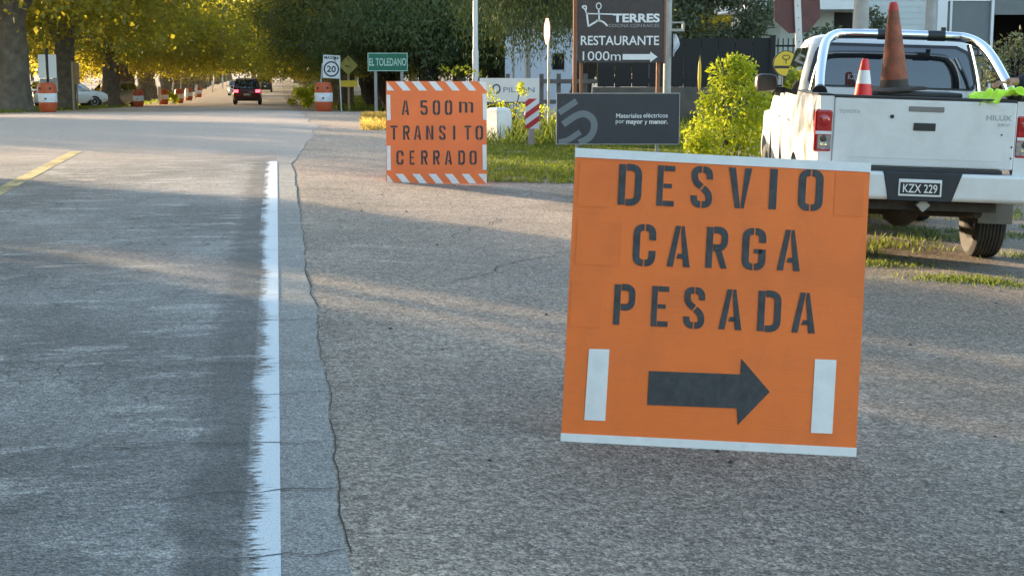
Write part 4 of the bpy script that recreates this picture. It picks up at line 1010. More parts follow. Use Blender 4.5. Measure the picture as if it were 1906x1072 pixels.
# person at the far side of the truck, arm over the rail
mat('skin', (0.36, 0.19, 0.125), 0.55, var=0.12, vs=20); mat('navy', (0.014, 0.018, 0.034), 0.85, var=0.2, bump=0.2, bs=30); mat('trouser', (0.03, 0.035, 0.05), 0.85, var=0.2); mat('hair', (0.02, 0.014, 0.01), 0.7); mat('shoe', (0.03, 0.025, 0.02), 0.6)
def skin(name, verts, edges, rad, root, m, parent, sub=2):
    me = bpy.data.meshes.new(name); me.from_pydata(verts, edges, []); me.update()
    o = bpy.data.objects.new(name, me); COL.objects.link(o)
    sk = o.modifiers.new('skin', 'SKIN'); sk.use_smooth_shade = True; su = o.modifiers.new('sub', 'SUBSURF'); su.levels = sub; su.render_levels = sub
    for i, r in enumerate(rad):
        d = me.skin_vertices[0].data[i]; d.radius = (r, r) if not isinstance(r, tuple) else r; d.use_root = (i == root)
    bpy.context.view_layer.update()
    me2 = bpy.data.meshes.new_from_object(o.evaluated_get(bpy.context.evaluated_depsgraph_get())); bpy.data.objects.remove(o)
    me2.shade_smooth(); return part(name, me2, m, parent)
ps = Vector(TP(1.52, 0.72, 0)); ps.z = hz(ps.x, ps.y)
pr_ = thing('person', 'person in a dark navy jacket reaching an arm over the right bed rail', 'person', ps)
hand_w = TP(.66, .34, 1.525); hand = hand_w - ps        # local target of the right hand
sh_l = Vector((-.20, -.12, 1.44)); el = Vector((-.47, -.40, 1.50)); el.z = (sh_l.z + hand.z)/2 + .015
wr = hand + Vector((.10, .03, .012)); el = sh_l.lerp(wr, .52) + Vector((0, -.02, .045))
body_v = [(0,0,.96), (0,0,1.12), (-.01,0,1.28), (-.02,0,1.42), (-.03,0,1.50), (-.045,0,1.57), (-.075,0,1.665), (-.065,0,1.78), tuple(sh_l), tuple(el), tuple(wr), tuple(hand + Vector((.045,.01,.008))),
          (.0,.21,1.43), (.0,.27,1.16), (-.05,.27,.92), (-.07,.27,.84), (0,-.10,.86), (-.01,-.11,.48), (.02,-.11,.09), (-.12,-.12,.04), (0,.10,.86), (-.01,.11,.48), (.02,.11,.09), (-.12,.12,.04)]
body_e = [(0,1),(1,2),(2,3),(3,4),(4,5),(5,6),(6,7),(3,8),(8,9),(9,10),(10,11),(3,12),(12,13),(13,14),(14,15),(0,16),(16,17),(17,18),(18,19),(0,20),(20,21),(21,22),(22,23)]
body_r = [.095,.11,.12,.12,.065,.058,.120,.125,.07,.05,.033,.038,.07,.05,.033,.038,.078,.060,.045,.035,.078,.060,.045,.035]
skin('body', body_v, body_e, body_r, 0, 'skin', pr_)
jv = [(0,0,.74), (0,0,.90), (0,0,1.12), (-.01,0,1.28), (-.02,0,1.42), (-.025,0,1.52), tuple(sh_l), tuple(el), tuple(wr + (wr-el).normalized()*-.035), (0,.21,1.43), (.0,.27,1.16), (-.045,.27,.94)]
skin('jacket', jv, [(0,1),(1,2),(2,3),(3,4),(4,5),(4,6),(6,7),(7,8),(4,9),(9,10),(10,11)], [.195,.195,.180,.185,.17,.08,.105,.095,.076,.100,.075,.058], 1, 'navy', pr_)
skin('trousers', [(0,0,1.00), (0,0,.90), (0,-.095,.80), (-.01,-.11,.48), (.02,-.11,.08), (0,.095,.80), (-.01,.11,.48), (.02,.11,.08)], [(0,1),(1,2),(2,3),(3,4),(1,5),(5,6),(6,7)], [.11,.115,.098,.085,.076,.098,.085,.076], 1, 'trouser', pr_)
for sg in (-1, 1):
    skin('shoe', [(.06,sg*.115,.05), (-.06,sg*.118,.055), (-.17,sg*.12,.045)], [(0,1),(1,2)], [.05,.055,.045], 0, 'shoe', pr_, 1)
skin('hair', [(-.005,0,1.68), (-.03,0,1.79), (-.10,0,1.84)], [(0,1),(1,2)], [.115,.120,.075], 0, 'hair', pr_, 2)
for sg in (-1, 1):
    MB().lathe([(0.001,-.008), (.012,-.004), (.012,.004), (.001,.008)], 10, 'x', (-.172, sg*.034, 1.70)).build('eye', 'print_black', pr_, True)
    skin('ear', [(-.05,sg*.100,1.68), (-.052,sg*.104,1.71)], [(0,1)], [.016,.02], 0, 'skin', pr_, 1)
skin('nose', [(-.168,0,1.70), (-.192,0,1.665)], [(0,1)], [.010,.015], 0, 'skin', pr_, 1)
MB().box(-.172, -.150, -.026, .026, 1.622, 1.632).build('mouth', mat('lips', (0.25, 0.09, 0.075), 0.6), pr_)
dirn = (hand - wr).normalized(); side_ = Vector((0,0,1)).cross(dirn).normalized()
for k, (off, ln) in enumerate(((-.033, .062), (-.012, .075), (.010, .072), (.030, .056))):
    p0 = hand + Vector((.05,.01,.006)) + side_*off + dirn*.02; p1 = p0 + dirn*(.045) + Vector((0,0,.010)); p2 = p1 + dirn*ln*.5 + Vector((0,0,-.016)); p3 = p2 + dirn*ln*.30 + Vector((0,0,-.024))
    skin('finger', [tuple(p0), tuple(p1), tuple(p2), tuple(p3)], [(0,1),(1,2),(2,3)], [.0105,.010,.009,.008], 0, 'skin', pr_, 1)
p0 = hand + Vector((.07,.01,0)) + side_*.03; p1 = p0 + side_*.030 + dirn*.025 + Vector((0,0,-.008)); p2 = p1 + dirn*.036 + Vector((0,0,-.014))
skin('thumb', [tuple(p0), tuple(p1), tuple(p2)], [(0,1),(1,2)], [.014,.011,.009], 0, 'skin', pr_, 1)
# ------------------------------------------------------------------ cars
mat('car_maroon', (0.13, 0.012, 0.016), 0.25, var=0.05, coat=0.8); mat('car_white', (0.78, 0.79, 0.80), 0.25, var=0.03, coat=0.7); mat('car_dark', (0.028, 0.028, 0.032), 0.3, var=0.1, coat=0.5)
mat('car_silver', (0.35, 0.36, 0.37), 0.3, 0.4, var=0.05, coat=0.6)
m, N, L, P = nt('lamp_lit'); MATS['lamp_lit'] = m; P.inputs["Base Color"].default_value = (0.6, 0.02, 0.03, 1); P.inputs["Emission Color"].default_value = (1.0, 0.06, 0.09, 1); P.inputs["Emission Strength"].default_value = 1.2
def car(name, label, cat, loc, rz, m, Lc=4.2, Wc=1.76, H=1.62, belt=0.98, suv=True, lit=False, van=False):
    t = thing(name, label, cat, loc, rz); hwd = Wc/2
    # y forward, tail at y=0; body loft
    secs = [(0.0,.40,belt-.06,.88), (0.06,.30,belt-.01,.96), (0.35,.24,belt+.02,1.0), (Lc*.30,.22,belt+.03,1.0), (Lc*.62,.22,belt,1.0), (Lc*.74,.22,belt-.04,1.0), (Lc*.93,.24,belt-.16,.95), (Lc*.985,.30,belt-.26,.86), (Lc,.38,belt-.32,.78)]
    rows = []
    for y, zb, zt, k in secs:
        w = hwd*k; r = []
        for x, z in ((-.70,0), (-.93,.06), (-1,.30), (-1,.62), (-.95,.90), (-.82,1), (0,1.03), (.82,1), (.95,.90), (1,.62), (1,.30), (.93,.06), (.70,0)):
            r.append((x*w, y, zb + (zt-zb)*z))
        rows.append(r)
    b = MB().grid(rows, True); n = 13; b.f.append(tuple(range(n-1,-1,-1))); q = len(b.v)-n; b.f.append(tuple(range(q, q+n)))
    b.build('body', m, t, True, 50)
    y0, y1 = (0.10, Lc*.76) if not van else (0.03, Lc*.84); r0, r1 = (0.42, Lc*.56) if not van else (0.10, Lc*.72)
    def gr(y0, y1, w, z, r=.14, n=4):
        pts = []
        for cx_, cy_, a0 in ((w-r, y1-r, 0), (-(w-r), y1-r, 90), (-(w-r), y0+r, 180), (w-r, y0+r, 270)):
            for k in range(n+1):
                a = R(a0+90*k/n); pts.append((cx_+r*math.cos(a), cy_+r*math.sin(a), z))
        return pts
    g = [gr(y0, y1, hwd*.97, belt-.03), gr(y0+(r0-y0)*.5, y1+(r1-y1)*.5, hwd*.88, (belt+H)/2), gr(r0-.03, r1+.05, hwd*.79, H-.07), gr(r0+.06, r1-.06, hwd*.72, H-.015), gr(r0+.3, r1-.3, hwd*.4, H)]
    b = MB().grid(g, True); b.f.append(tuple(range(len(b.v)-20, len(b.v)))); b.build('cabin', m, t, True, 60)
    # windows set just proud of the cabin
    def back(f, fw):
        z = belt + (H-belt)*f; k = f/0.5 if f < .5 else 1+(f-.5)/.42; ya = y0 + (r0-.03-y0)*(k*.5); w = hwd*(.97-.09*min(k,1)-.09*max(0,k-1)); return ya, w*fw, z
    rows = []
    for f_ in (.10, .35, .6, .82):
        ya, w, z = back(f_, .84); rows.append([(w*(i/4-1), ya-.012, z) for i in range(9)])
    MB().grid(rows).build('rear_window', 'dark_glass', t, True)
    rows = []
    for f_ in (.08, .35, .6, .84):
        k = f_/.92; z = belt + (H-belt)*f_; ya = y1 + (r1+.05-y1)*k; w = hwd*(.97-.18*k)*.86; rows.append([(w*(i/4-1), ya+.012, z) for i in range(9)])
    MB().grid(rows).build('windscreen', 'dark_glass', t, True)
    for sg in (-1, 1):
        for fa, fb in ((.06, .46), (.50, .93)):
            rows = []
            for f_ in (.09, .35, .6, .82):
                k = f_/.92; z = belt + (H-belt)*f_; w = hwd*(.97-.18*k)+.012; ya = y0+.2+(r0+.1-y0-.2)*k; yb = y1-.18+(r1-.05-y1+.18)*k
                rows.append([(sg*w, ya + (yb-ya)*(fa+(fb-fa)*i/5), z) for i in range(6)])
            MB().grid(rows).build('side_window', 'dark_glass', t, True)
        lt = MB().box(min(sg*hwd*.60, sg*hwd*.93), max(sg*hwd*.60, sg*hwd*.93), -0.012, 0.14, belt-.20, belt-.03).build('tail_light', 'lamp_lit' if lit else 'lamp_red', t, bevel=0.02)
        MB().box(min(sg*hwd*.45, sg*hwd*.74), max(sg*hwd*.45, sg*hwd*.74), Lc-.10, Lc+.005, belt-.42, belt-.30).build('headlight', 'lamp_clear', t, bevel=0.02)
        MB().lathe([(0.001,-.05), (.08,-.04), (.09,.0), (.06,.05), (.001,.06)], 12, 'y', (sg*(hwd+.10), Lc*.66, belt+.06)).build('mirror', m, t, True)
        for yc in (Lc*.19, Lc*.80):
            w = MB().lathe([(0.2,-.10), (.29,-.105), (.325,-.07), (.325,.07), (.29,.105), (.2,.10)], 24, 'x', (sg*(hwd-.11), yc, .325)).build('wheel', 'rubber', t, True)
            MB().lathe([(0.001,.012*sg), (.06,.02*sg), (.07,-.01*sg), (.19,.0), (.20,.02*sg), (.205,-.02*sg)], 20, 'x', (sg*(hwd-.008), yc, .325)).build('rim', 'rim_alloy', w, True)
            MB().lathe([(0.001,.0), (.39,.0)], 24, 'x', (sg*(hwd-.035), yc, .345)).build('wheel_arch', 'black_plastic', t)
    MB().box(-hwd*.86, hwd*.86, -.035, .08, .28, .48).build('bumper', 'black_plastic' if suv else m, t, bevel=0.03)
    MB().box(-.20, .20, -.045, -.012, .60, .72).build('number_plate', 'sign_white', t)
    MB().box(-hwd*.5, hwd*.5, Lc-.06, Lc+.012, .42, .60).build('grille', 'black_plastic', t, bevel=0.02)
    return t
def facing(dx, dy): return math.atan2(-dx, dy)
RZ = RA
x = W(460, 190, 95).x; car('suv', 'dark maroon sport utility car driving away with red tail lights lit', 'car', gp(x, 95), RZ, 'car_maroon', 4.3, 1.75, 1.64, lit=True)
x = W(492, 160, 172).x; car('van', 'dark van ahead of the maroon car on the shaded avenue', 'van', gp(x, 172), RZ, 'car_dark', 4.8, 1.75, 2.05, 1.15, van=True)
x = W(440, 150, 150).x; car('oncoming_car', 'white car coming the other way beyond the maroon car', 'car', gp(x-0.6, 154), RZ+math.pi, 'car_white', 4.2, 1.75, 1.55)
p = gp(W(193, 198, 79).x, 79); car('hatchback', 'white hatchback parked side-on behind the left tree trunks', 'car', gp(p.x-4.7, 82.0), R(-58), 'car_white', 4.0, 1.72, 1.50, suv=False)
p = gp(W(231, 194, 92).x, 93); car('parked_car', 'silver car parked facing the road behind the left trunk', 'car', p, R(168), 'car_silver', 4.1, 1.7, 1.48, suv=False)
# drums along the left verge
for i, (px, Y, lab) in enumerate(((258, 88, 'orange and white drum right of the silver parked car'), (305, 100, 'shaded orange drum by the white stake on the left verge'),
    (334, 106, 'orange drum with sunlit yellow weeds beside it on the left verge'), (352, 122, 'sunlit orange drum near the first slanted white board on the left'), (370, 140, 'small orange drum between white boards far along the left verge'))):
    drum(lab, px, 195, 1.0, Y)
for i, (px, Y, h, lab) in enumerate(((297, 98, 1.15, 'white wooden stake beside the shaded drum on the left verge'), (346, 118, .95, 'slanted white stake on the left verge, nearer of two'), (363, 132, 1.2, 'slanted white stake on the left verge, farther of two'), (396, 170, 1.3, 'white stake far along the left verge'), (415, 200, 1.9, 'tall white stake farthest along the left verge'))):
    t = thing('white_stake', lab, 'stake', gp(W(px, 180, Y).x, Y), rot=(0, R(8 if i in (1,2) else 0), 0), group='white stakes on the left verge')
    MB().box(-.10, .10, 0, .03, .25, h).build('board', 'sign_white', t); MB().box(-.035, .035, .031, .07, -.2, h-.1).build('post', 'raw_wood', t)

# ------------------------------------------------------------------ trees
mat('bark_plane', (0.17, 0.145, 0.12), 0.95, var=0.35, vs=5, bump=1.0, bs=7, stretch=(1,1,.16), dirt=(0.085, 0.068, 0.05), ds=4, damt=0.8)
mat('bark_dark', (0.055, 0.045, 0.038), 0.95, var=0.3, vs=4, bump=1.0, bs=7, stretch=(1,1,.16))
leafmat('leaf_avenue', (0.065, 0.090, 0.024), (0.12, 0.125, 0.028), (0.47, 0.44, 0.03), 0.46)
leafmat('leaf_dark', (0.060, 0.100, 0.045), (0.100, 0.125, 0.050), (0.14, 0.17, 0.035), 0.35)
leafmat('leaf_hedge', (0.090, 0.120, 0.075), (0.13, 0.155, 0.10), (0.10, 0.12, 0.03), 0.3)
leafmat('leaf_bright', (0.17, 0.24, 0.018), (0.34, 0.38, 0.03), (0.50, 0.58, 0.03), 0.42)
leafmat('grass_green', (0.050, 0.090, 0.018), (0.12, 0.15, 0.03), (0.20, 0.27, 0.03), 0.38)
leafmat('grass_dry', (0.22, 0.17, 0.05), (0.34, 0.27, 0.08), (0.55, 0.42, 0.10), 0.45)
def tree_meshes(seed, Rc, Hc, zlow, r0, nclump, nleaf, size, aspect, droop, lean=(0,0), fork=2.4, nlimb=6, low=0.4, spread=0.45):
    g = random.Random(seed); ng = np.random.default_rng(seed); mb = MB()
    def wob(p, a): return Vector((p.x + g.uniform(-a, a), p.y + g.uniform(-a, a), p.z + g.uniform(-a, a)*.5))
    top = Vector((lean[0], lean[1], fork)); pts = []; rad = []
    for k in range(9):
        t = k/8; p = Vector((lean[0]*t, lean[1]*t, -0.3 + (fork+0.3)*t)); pts.append(wob(p, .05*r0/0.4 if 0 < k < 8 else 0))
        rad.append(r0*(1 + 0.75*max(0, 1-t*4.0)**1.5 - 0.22*t))
    mb.tube(pts, rad, 16)
    for i, v in enumerate(mb.v):
        q = Vector(v); c = Vector((lean[0]*max(0,q.z)/fork, lean[1]*max(0,q.z)/fork, q.z)); d = q - c; a = math.atan2(d.y, d.x)
        k = 1 + .13*math.sin(a*4+seed)*(1-min(1, max(0,q.z)/fork)) + .07*math.sin(a*7+q.z*3+seed) + .06*nz(q.x*3+seed, q.y*3, q.z*2); mb.v[i] = tuple(c + d*k)
    tips = []
    for i in range(nlimb):
        a = 2*math.pi*(i + g.uniform(-.25,.25))/nlimb; e = Vector((math.cos(a)*Rc*g.uniform(.4,.7), math.sin(a)*Rc*g.uniform(.4,.7), fork + (Hc-fork)*g.uniform(.35,.75)))
        mid = top.lerp(e, .45) + Vector((math.cos(a)*.3, math.sin(a)*.3, -.35)); P = smooth_path([top - Vector((0,0,.35)), top + (mid-top)*.35 + Vector((0,0,.1)), mid, e], 4)
        rr = [r0*.55*(1-.8*k/(len(P)-1)) for k in range(len(P))]; mb.tube(P, rr, 8)
        for j in range(7):
            k = g.randint(len(P)//3, len(P)-1); s = P[k]; th = a + g.uniform(-1.3, 1.3); ln = Rc*g.uniform(.3,.65)
            z2 = g.uniform(-.35,.75)*ln
            e2 = s + Vector((math.cos(th)*ln, math.sin(th)*ln, z2)); q = math.hypot(e2.x, e2.y)
            if q > Rc: e2.x *= Rc/q; e2.y *= Rc/q
            e2.z = max(e2.z, zlow+.4); e2.z = min(e2.z, Hc)
            m2 = s.lerp(e2, .5) + Vector((0,0,.25)); mb.tube(smooth_path([s, m2, e2], 3), [rr[k]*.6]*2+[rr[k]*.4]*2+[.03, .022, .015], 5)
            tips += [e2, m2.lerp(e2, .5), m2]
    C = []; D = []
    nl = int(nclump*low)
    for i in range(nclump):
        if i < nl:               # low hanging skirt of the crown
            a = g.uniform(0, 2*math.pi); q = Rc*math.sqrt(g.uniform(.08, 1.0)); c = np.array([math.cos(a)*q, math.sin(a)*q, zlow + (2.8)*g.random()**1.3 + .25*(1-q/Rc)*3])
        elif g.random() < .55: c = np.array(tips[g.randrange(len(tips))]) + ng.normal(size=3)*.35
        else:
            d = ng.normal(size=3); d /= np.linalg.norm(d); k = g.uniform(.55, 1.0); c = np.array([d[0]*Rc*k, d[1]*Rc*k, (zlow+Hc)/2 + d[2]*(Hc-zlow)/2*k])
        n = max(4, int(nleaf*g.uniform(.5, 1.5))); sc = spread*g.uniform(.7, 1.5)
        o = ng.normal(size=(n, 3))*np.array([sc, sc, sc*.62]); 
        if droop: o[:, 2] -= np.abs(ng.normal(size=n))*sc*.8
        C.append(c + o)
    C = np.concatenate(C); C = C[C[:, 2] > zlow*.55]
    return mb.mesh('trunk', True), leaf_mesh('crown', C, size, aspect, droop, seed, up=0.6)
VAR = [tree_meshes(11, 7.2, 12, 3.0, .48, 290, 125, .185, .72, .5, (.2,.1), 2.7, 6, .42, .42),
       tree_meshes(12, 6.8, 11, 2.7, .42, 280, 125, .18, .72, .5, (-.3,.2), 2.3, 5, .42, .42),
       tree_meshes(13, 7.4, 12.5, 3.2, .55, 300, 125, .185, .72, .5, (.1,-.3), 3.0, 7, .42, .42)]
VAR.append(tree_meshes(14, 6.4, 13, 3.6, .50, 380, 105, .185, .72, .5, (.1,.15), 3.0, 6, .30, .50))
VAR.append(tree_meshes(15, 7.0, 11.5, 3.0, .46, 190, 120, .185, .72, .5, (.1,.15), 2.8, 6, .42, .45))
DARK = [tree_meshes(21, 5.6, 10, 2.7, .50, 340, 150, .18, .30, 1.1, (-.9,.2), 2.6, 6, .55, .42), tree_meshes(22, 5.0, 9, 2.1, .40, 330, 140, .19, .30, 1.1, (.3,.2), 2.2, 6, .55, .42)]
for a, b in VAR: a.materials.append(MATS['bark_plane']); b.materials.append(MATS['leaf_avenue'])
for a, b in DARK: a.materials.append(MATS['bark_dark']); b.materials.append(MATS['leaf_dark'])
def tree(name, label, var, x, y, rz, sc, group=None, mats=None, zs_=1.0):
    t = thing(name, label, 'tree', gp(x, y, -.05), rz, group); t.scale = (sc, sc, sc*zs_)
    for nm, me in zip(('trunk', 'crown'), var): part(nm, me, None, t)
    return t
rt = random.Random(5)
ORD = 'first second third fourth fifth sixth seventh eighth ninth tenth eleventh twelfth thirteenth fourteenth fifteenth sixteenth seventeenth eighteenth nineteenth twentieth twenty-first twenty-second'.split()
seen = {56: 'huge gnarled trunk of the roadside tree at the left edge of the picture', 69: 'avenue tree right behind the two white panels', 89: 'avenue tree whose straight trunk stands beside the white hatchback', 98: 'avenue tree just past the silver parked car'}
YL = [56, 69, 89, 98, 107, 116, 126, 136, 146, 157, 168, 180, 192, 205, 220, 236, 252, 270, 290, 312, 336]
for i, Y in enumerate(YL):
    s = Y; u = -9.8 + rt.uniform(-.3, .3)
    if Y == 56: px = 24
    elif Y == 69: px = 118
    elif Y == 89: px = 206
    else: px = None
    x, y = (W(px, 180, Y).x, Y) if px is not None else us2xy(u, s)
    tree('avenue_tree', seen.get(Y, ORD[i] + ' tree of the left avenue row counted from the crossing'), VAR[3] if i < 2 else VAR[4] if i > 4 and i % 3 else VAR[i % 3], x, y, rt.uniform(0, 6.28), (1.25 if Y == 56 else rt.uniform(.9, 1.12)), 'left row of avenue trees')
YRR = [66, 76, 87, 97, 108, 119, 130, 141, 152, 164, 176, 190, 204, 219, 235, 252, 270, 290, 312, 336]
for i, Y in enumerate(YRR):
    x, y = us2xy(4.1 + rt.uniform(-.4, .4) + (1.2 if Y < 80 else 0), Y)
    tree('avenue_tree', ORD[i] + ' tree of the right avenue row counted from the crossing', VAR[(i+1) % 3], x, y, rt.uniform(0, 6.28), rt.uniform(.85, 1.08), 'right row of avenue trees')
for i, s in enumerate((-30, -20, -11, -3, 5, 12.5, 19.5)):
    x, y = us2xy(-10.2 + rt.uniform(-.4, .4), s)
    tree('avenue_tree', 'roadside tree left of the carriageway before the crossing', VAR[3], x, y, rt.uniform(0, 6.28), rt.uniform(.95, 1.1), 'left row of trees before the crossing')
# low wood far behind the left row
for i in range(26):
    u, s = -52 - 7*(i % 3) + rt.uniform(-3, 3), 62 + i*11.5
    x, y = us2xy(u, s); tree('field_tree', 'low leafy tree in the distant wood behind the left row', VAR[i % 3], x, y, rt.uniform(0, 6.28), rt.uniform(.6, .75), 'distant wood behind the left row', zs_=.85)
for i, (u, s) in enumerate([(-22, 66), (-23, 76), (-22, 87), (-24, 98), (-21, 71), (-22, 81.5)]):
    x, y = us2xy(u, s); tree('field_tree', 'leafy tree of the second row behind the left avenue row', VAR[i % 3], x, y, rt.uniform(0, 6.28), rt.uniform(.7, .95), 'second row behind the left avenue row')
for i, (u, s) in enumerate([(-28, 50.5), (-29, 58), (-28, 66), (-36, 62), (-35, 73), (-20, 46.5), (-44, 76), (-17, 41)]):  # unseen trees added to throw shadow bands across the crossing
    x, y = us2xy(u, s); tree('field_tree', 'added unseen tree casting shadow bands on the crossing', VAR[i % 3], x, y, rt.uniform(0, 6.28), (.42, .62, .42, .6, .42, .55, .5, .30)[i], 'added shadow-casting trees left of the crossing', zs_=1.2)
for i, (u, s) in enumerate([(-22, -6), (-24, 8), (-36, 2), (-21, 22), (-30, 30)]):  # more trees added out of view to block low sun
    x, y = us2xy(u, s); tree('field_tree', 'added unseen tree left of the road, keeping low sun off the foreground', VAR[i % 3], x, y, rt.uniform(0, 6.28), 1.0, 'added trees blocking low sun from the foreground')
# right side
for i, (u, s, sc) in enumerate([(14, 72, 1), (16, 90, 1), (13, 108, 1), (17, 128, 1.1), (14, 150, 1.1), (16, 180, 1.1), (15, 215, 1.1), (16, 255, 1.1), (26, 80, 1), (28, 110, 1)]):
    x, y = us2xy(u, s); tree('field_tree', 'leafy tree in the wood behind the right row', VAR[i % 3], x, y, rt.uniform(0, 6.28), sc, 'wood behind the right row')
tree('dark_tree', 'dark green tree with a leaning trunk over the green place-name sign', DARK[0], W(742, 190, 62).x, 62, 0.15, .95)
tree('dark_tree', 'dark green drooping tree behind the street lamp pole', DARK[1], W(810, 190, 58).x, 58, 2.0, 1.0)
tree('dark_tree', 'dark green tree right of the street lamp, hanging over the pale wall', DARK[0], W(905, 190, 60).x, 60, 4.0, .85)
tree('dark_tree', 'bare-limbed dark tree behind the left post of the restaurant sign', DARK[0], W(1066, 190, 38).x, 38, 3.5, .55, zs_=1.6)
for i, (x, y, s) in enumerate([(-7, 80, 1.0), (2, 84, 1.0), (-1, 66, .9)]):
    tree('dark_tree', 'dark green tree closing the view behind the place-name sign', DARK[i % 2], x, y, i*1.7, s, 'dark trees closing the view')
for i, (u, s) in enumerate([(-3, 372), (-12, 380), (7, 385), (-6, 410), (2, 430)]):
    x, y = us2xy(u, s); tree('field_tree', 'far tree closing the end of the avenue', VAR[i % 3], x, y, i*1.1, 1.5, 'far trees closing the avenue', zs_=1.3)
for i, (x, y) in enumerate([(16, 50), (23, 54), (31, 50), (40, 56), (50, 52), (20, 66), (34, 68), (27, 20), (33, 32), (60, 60)]):
    tree('field_tree', 'tree beyond the house on the right', VAR[i % 3], x, y, i*1.7, .8, 'trees beyond the house')
# trees and a low skyline behind the photographer
for i, (x, y) in enumerate([(-6, -26), (9, -30), (16, -24), (-14, -40), (26, -38), (2, -48)]):
    tree('field_tree', 'tree standing behind the viewpoint', VAR[i % 3], x, y, i*1.3, .9, 'trees behind the viewpoint')

# ------------------------------------------------------------------ shrubs, weeds, grass
def shrub(name, label, loc, pts, nleaf, size, aspect, m, seed, spread, cat='shrub', stems=5, droop=.2, stem_m='bark_dark'):
    g = random.Random(seed); ng = np.random.default_rng(seed); t = thing(name, label, cat, loc); st = MB(); C = []
    for (x, y, z, r) in pts:
        o = ng.normal(size=(nleaf, 3)); o /= np.linalg.norm(o, axis=1, keepdims=True); o *= (ng.random((nleaf, 1))**.45)*r; C.append(np.array([x, y, z]) + o)
    for k in range(stems):
        x, y, z, r = pts[g.randrange(len(pts))]; st.tube(smooth_path([(x*.2 + g.uniform(-.08,.08), y*.2 + g.uniform(-.08,.08), -.05), (x*.6, y*.6, z*.5), (x, y, z)], 3), [.016,.015,.014,.012,.01,.008,.005], 5)
    C = np.concatenate(C); C = C[C[:, 2] > 0.03]
    st.build('stem', stem_m, t); part('foliage', leaf_mesh('foliage', C, size, aspect, droop, seed, up=.4), m, t); return t
p = gp(W(1352, 250, 19.6).x, 19.6); k = 1/PXM(19.6)
pts = []
for (cx_, cy_, r) in [(1345,135,26),(1365,118,16),(1385,128,24),(1352,165,34),(1392,165,36),(1418,185,30),(1330,190,30),(1370,200,44),(1325,215,34),(1400,215,40),(1300,245,32),(1345,245,44),(1390,250,44),(1425,235,34),(1310,285,40),(1360,290,46),(1410,285,44),(1290,270,26)]:
    w_ = W(cx_, cy_, 19.6); pts.append((w_.x-p.x, random.uniform(-.25,.25), w_.z-p.z, r*k))
shrub('bright_shrub', 'sunlit yellow-green shrub between the slate sign and the pickup', p, pts, 310, .066, .5, 'leaf_bright', 31, .2, stems=9)
bp_ = [(random.uniform(-1.3, 1.3), random.uniform(-.9,.9), random.uniform(.3, 2.5), random.uniform(.4,.6)) for _ in range(46)]
bush0 = None
for i, (u, s) in enumerate([(-12.4, -6), (-12.2, -2.5), (-12.6, 1), (-12.3, 4.5), (-12.0, 8), (-12.5, 11), (-12.2, 14), (-12.4, 16.8), (-12.1, 20.0), (-12.7, 22.5), (-12.3, 25.4), (-12.8, 27.0)]):  # bushes added out of view to shade the foreground, heights set for streaks
    x, y = us2xy(u, s); loc = gp(x, y)
    if bush0 is None: bush0 = shrub('added_bush', 'added unseen bush left of the carriageway, shading the foreground', loc, bp_, 150, .15, .6, 'leaf_hedge', 61, .3, 'bush', 8); bush0['group'] = 'added bushes shading the foreground'
    else: o = copy_tree(bush0); o.location = loc; o.rotation_euler.z = i*1.9; o.scale = (1, 1, (.78 if s == 22.5 else 1.25 + .12*math.sin(i*2.3)))
for i in range(20):
    u, s = -26.5 + 1.5*math.sin(i*2.1), 58 + i*4.6; x, y = us2xy(u, s)
    o = copy_tree(bush0); o.location = gp(x, y); o.rotation_euler.z = i*1.3; o.scale = (1.2, 1.2, .62); o['label'] = 'low dark bush in the field behind the left tree trunks'; o['group'] = 'low bushes behind the left tree trunks'
# hedge over the black fence
p = gp(W(1330, 100, 35).x, 35); pts = [(random.uniform(-1.2, 1.35), random.uniform(-.4,.5), random.uniform(.6, 3.9), random.uniform(.3,.5)) for _ in range(90)]
shrub('tall_hedge', 'dense dark green hedge rising behind the black fence', p, pts, 230, .10, .55, 'leaf_hedge', 33, .3, 'hedge', 6)
p = gp(W(1890, 110, 27).x, 27); pts = [(random.uniform(-.45, .8), random.uniform(-.2,.3), random.uniform(.5, 1.85), random.uniform(.2,.35)) for _ in range(26)]
shrub('creeper', 'dull green creeper beside the dark garage opening', p, pts, 150, .08, .5, 'leaf_hedge', 34, .3, 'shrub', 6)
p = gp(W(1632, 40, 34).x, 34); pts = [(random.uniform(-.22,.22), 0, random.uniform(1.4, 2.5), .2) for _ in range(10)]
shrub('pale_shrub', 'pale variegated shrub seen left of the tall dirty cone', p, pts, 90, .09, .6, 'leaf_hedge', 35, .3, 'shrub', 4)
p = gp(W(1545, 40, 33).x, 33); pts = [(random.uniform(-.5,.45), 0, random.uniform(1.0, 2.15), .25) for _ in range(14)]
shrub('porch_shrub', 'dark garden shrub below the house eaves right of the stop sign', p, pts, 110, .09, .55, 'leaf_hedge', 36, .3, 'shrub', 4)
# twigs in front of the company sign
p = gp(W(945, 170, 29.5).x, 29.5); pts = []
for (cx_, cy_, r) in [(905,165,10),(915,178,12),(925,195,14),(940,200,14),(960,203,14),(968,165,8),(975,172,9),(970,158,6),(905,205,14),(975,200,10),(1012,205,12),(1030,215,16),(960,225,22),(955,255,24),(968,270,20)]:
    w_ = W(cx_, cy_, 29.5); pts.append((w_.x-p.x, random.uniform(-.1,.1), w_.z-p.z, r/PXM(29.5)))
shrub('straggly_shrub', 'straggly leafy twigs growing across the pale company sign', p, pts, 60, .055, .5, 'leaf_bright', 37, .2, 'shrub', 9)
p = gp(W(860, 130, 33).x, 33); pts = []
for (cx_, cy_) in [(822,128),(835,130),(848,126),(860,128),(872,124),(884,132),(893,138),(845,135),(870,135)]:
    w_ = W(cx_, cy_, 33); pts.append((w_.x-p.x, 0, w_.z-p.z, .06))
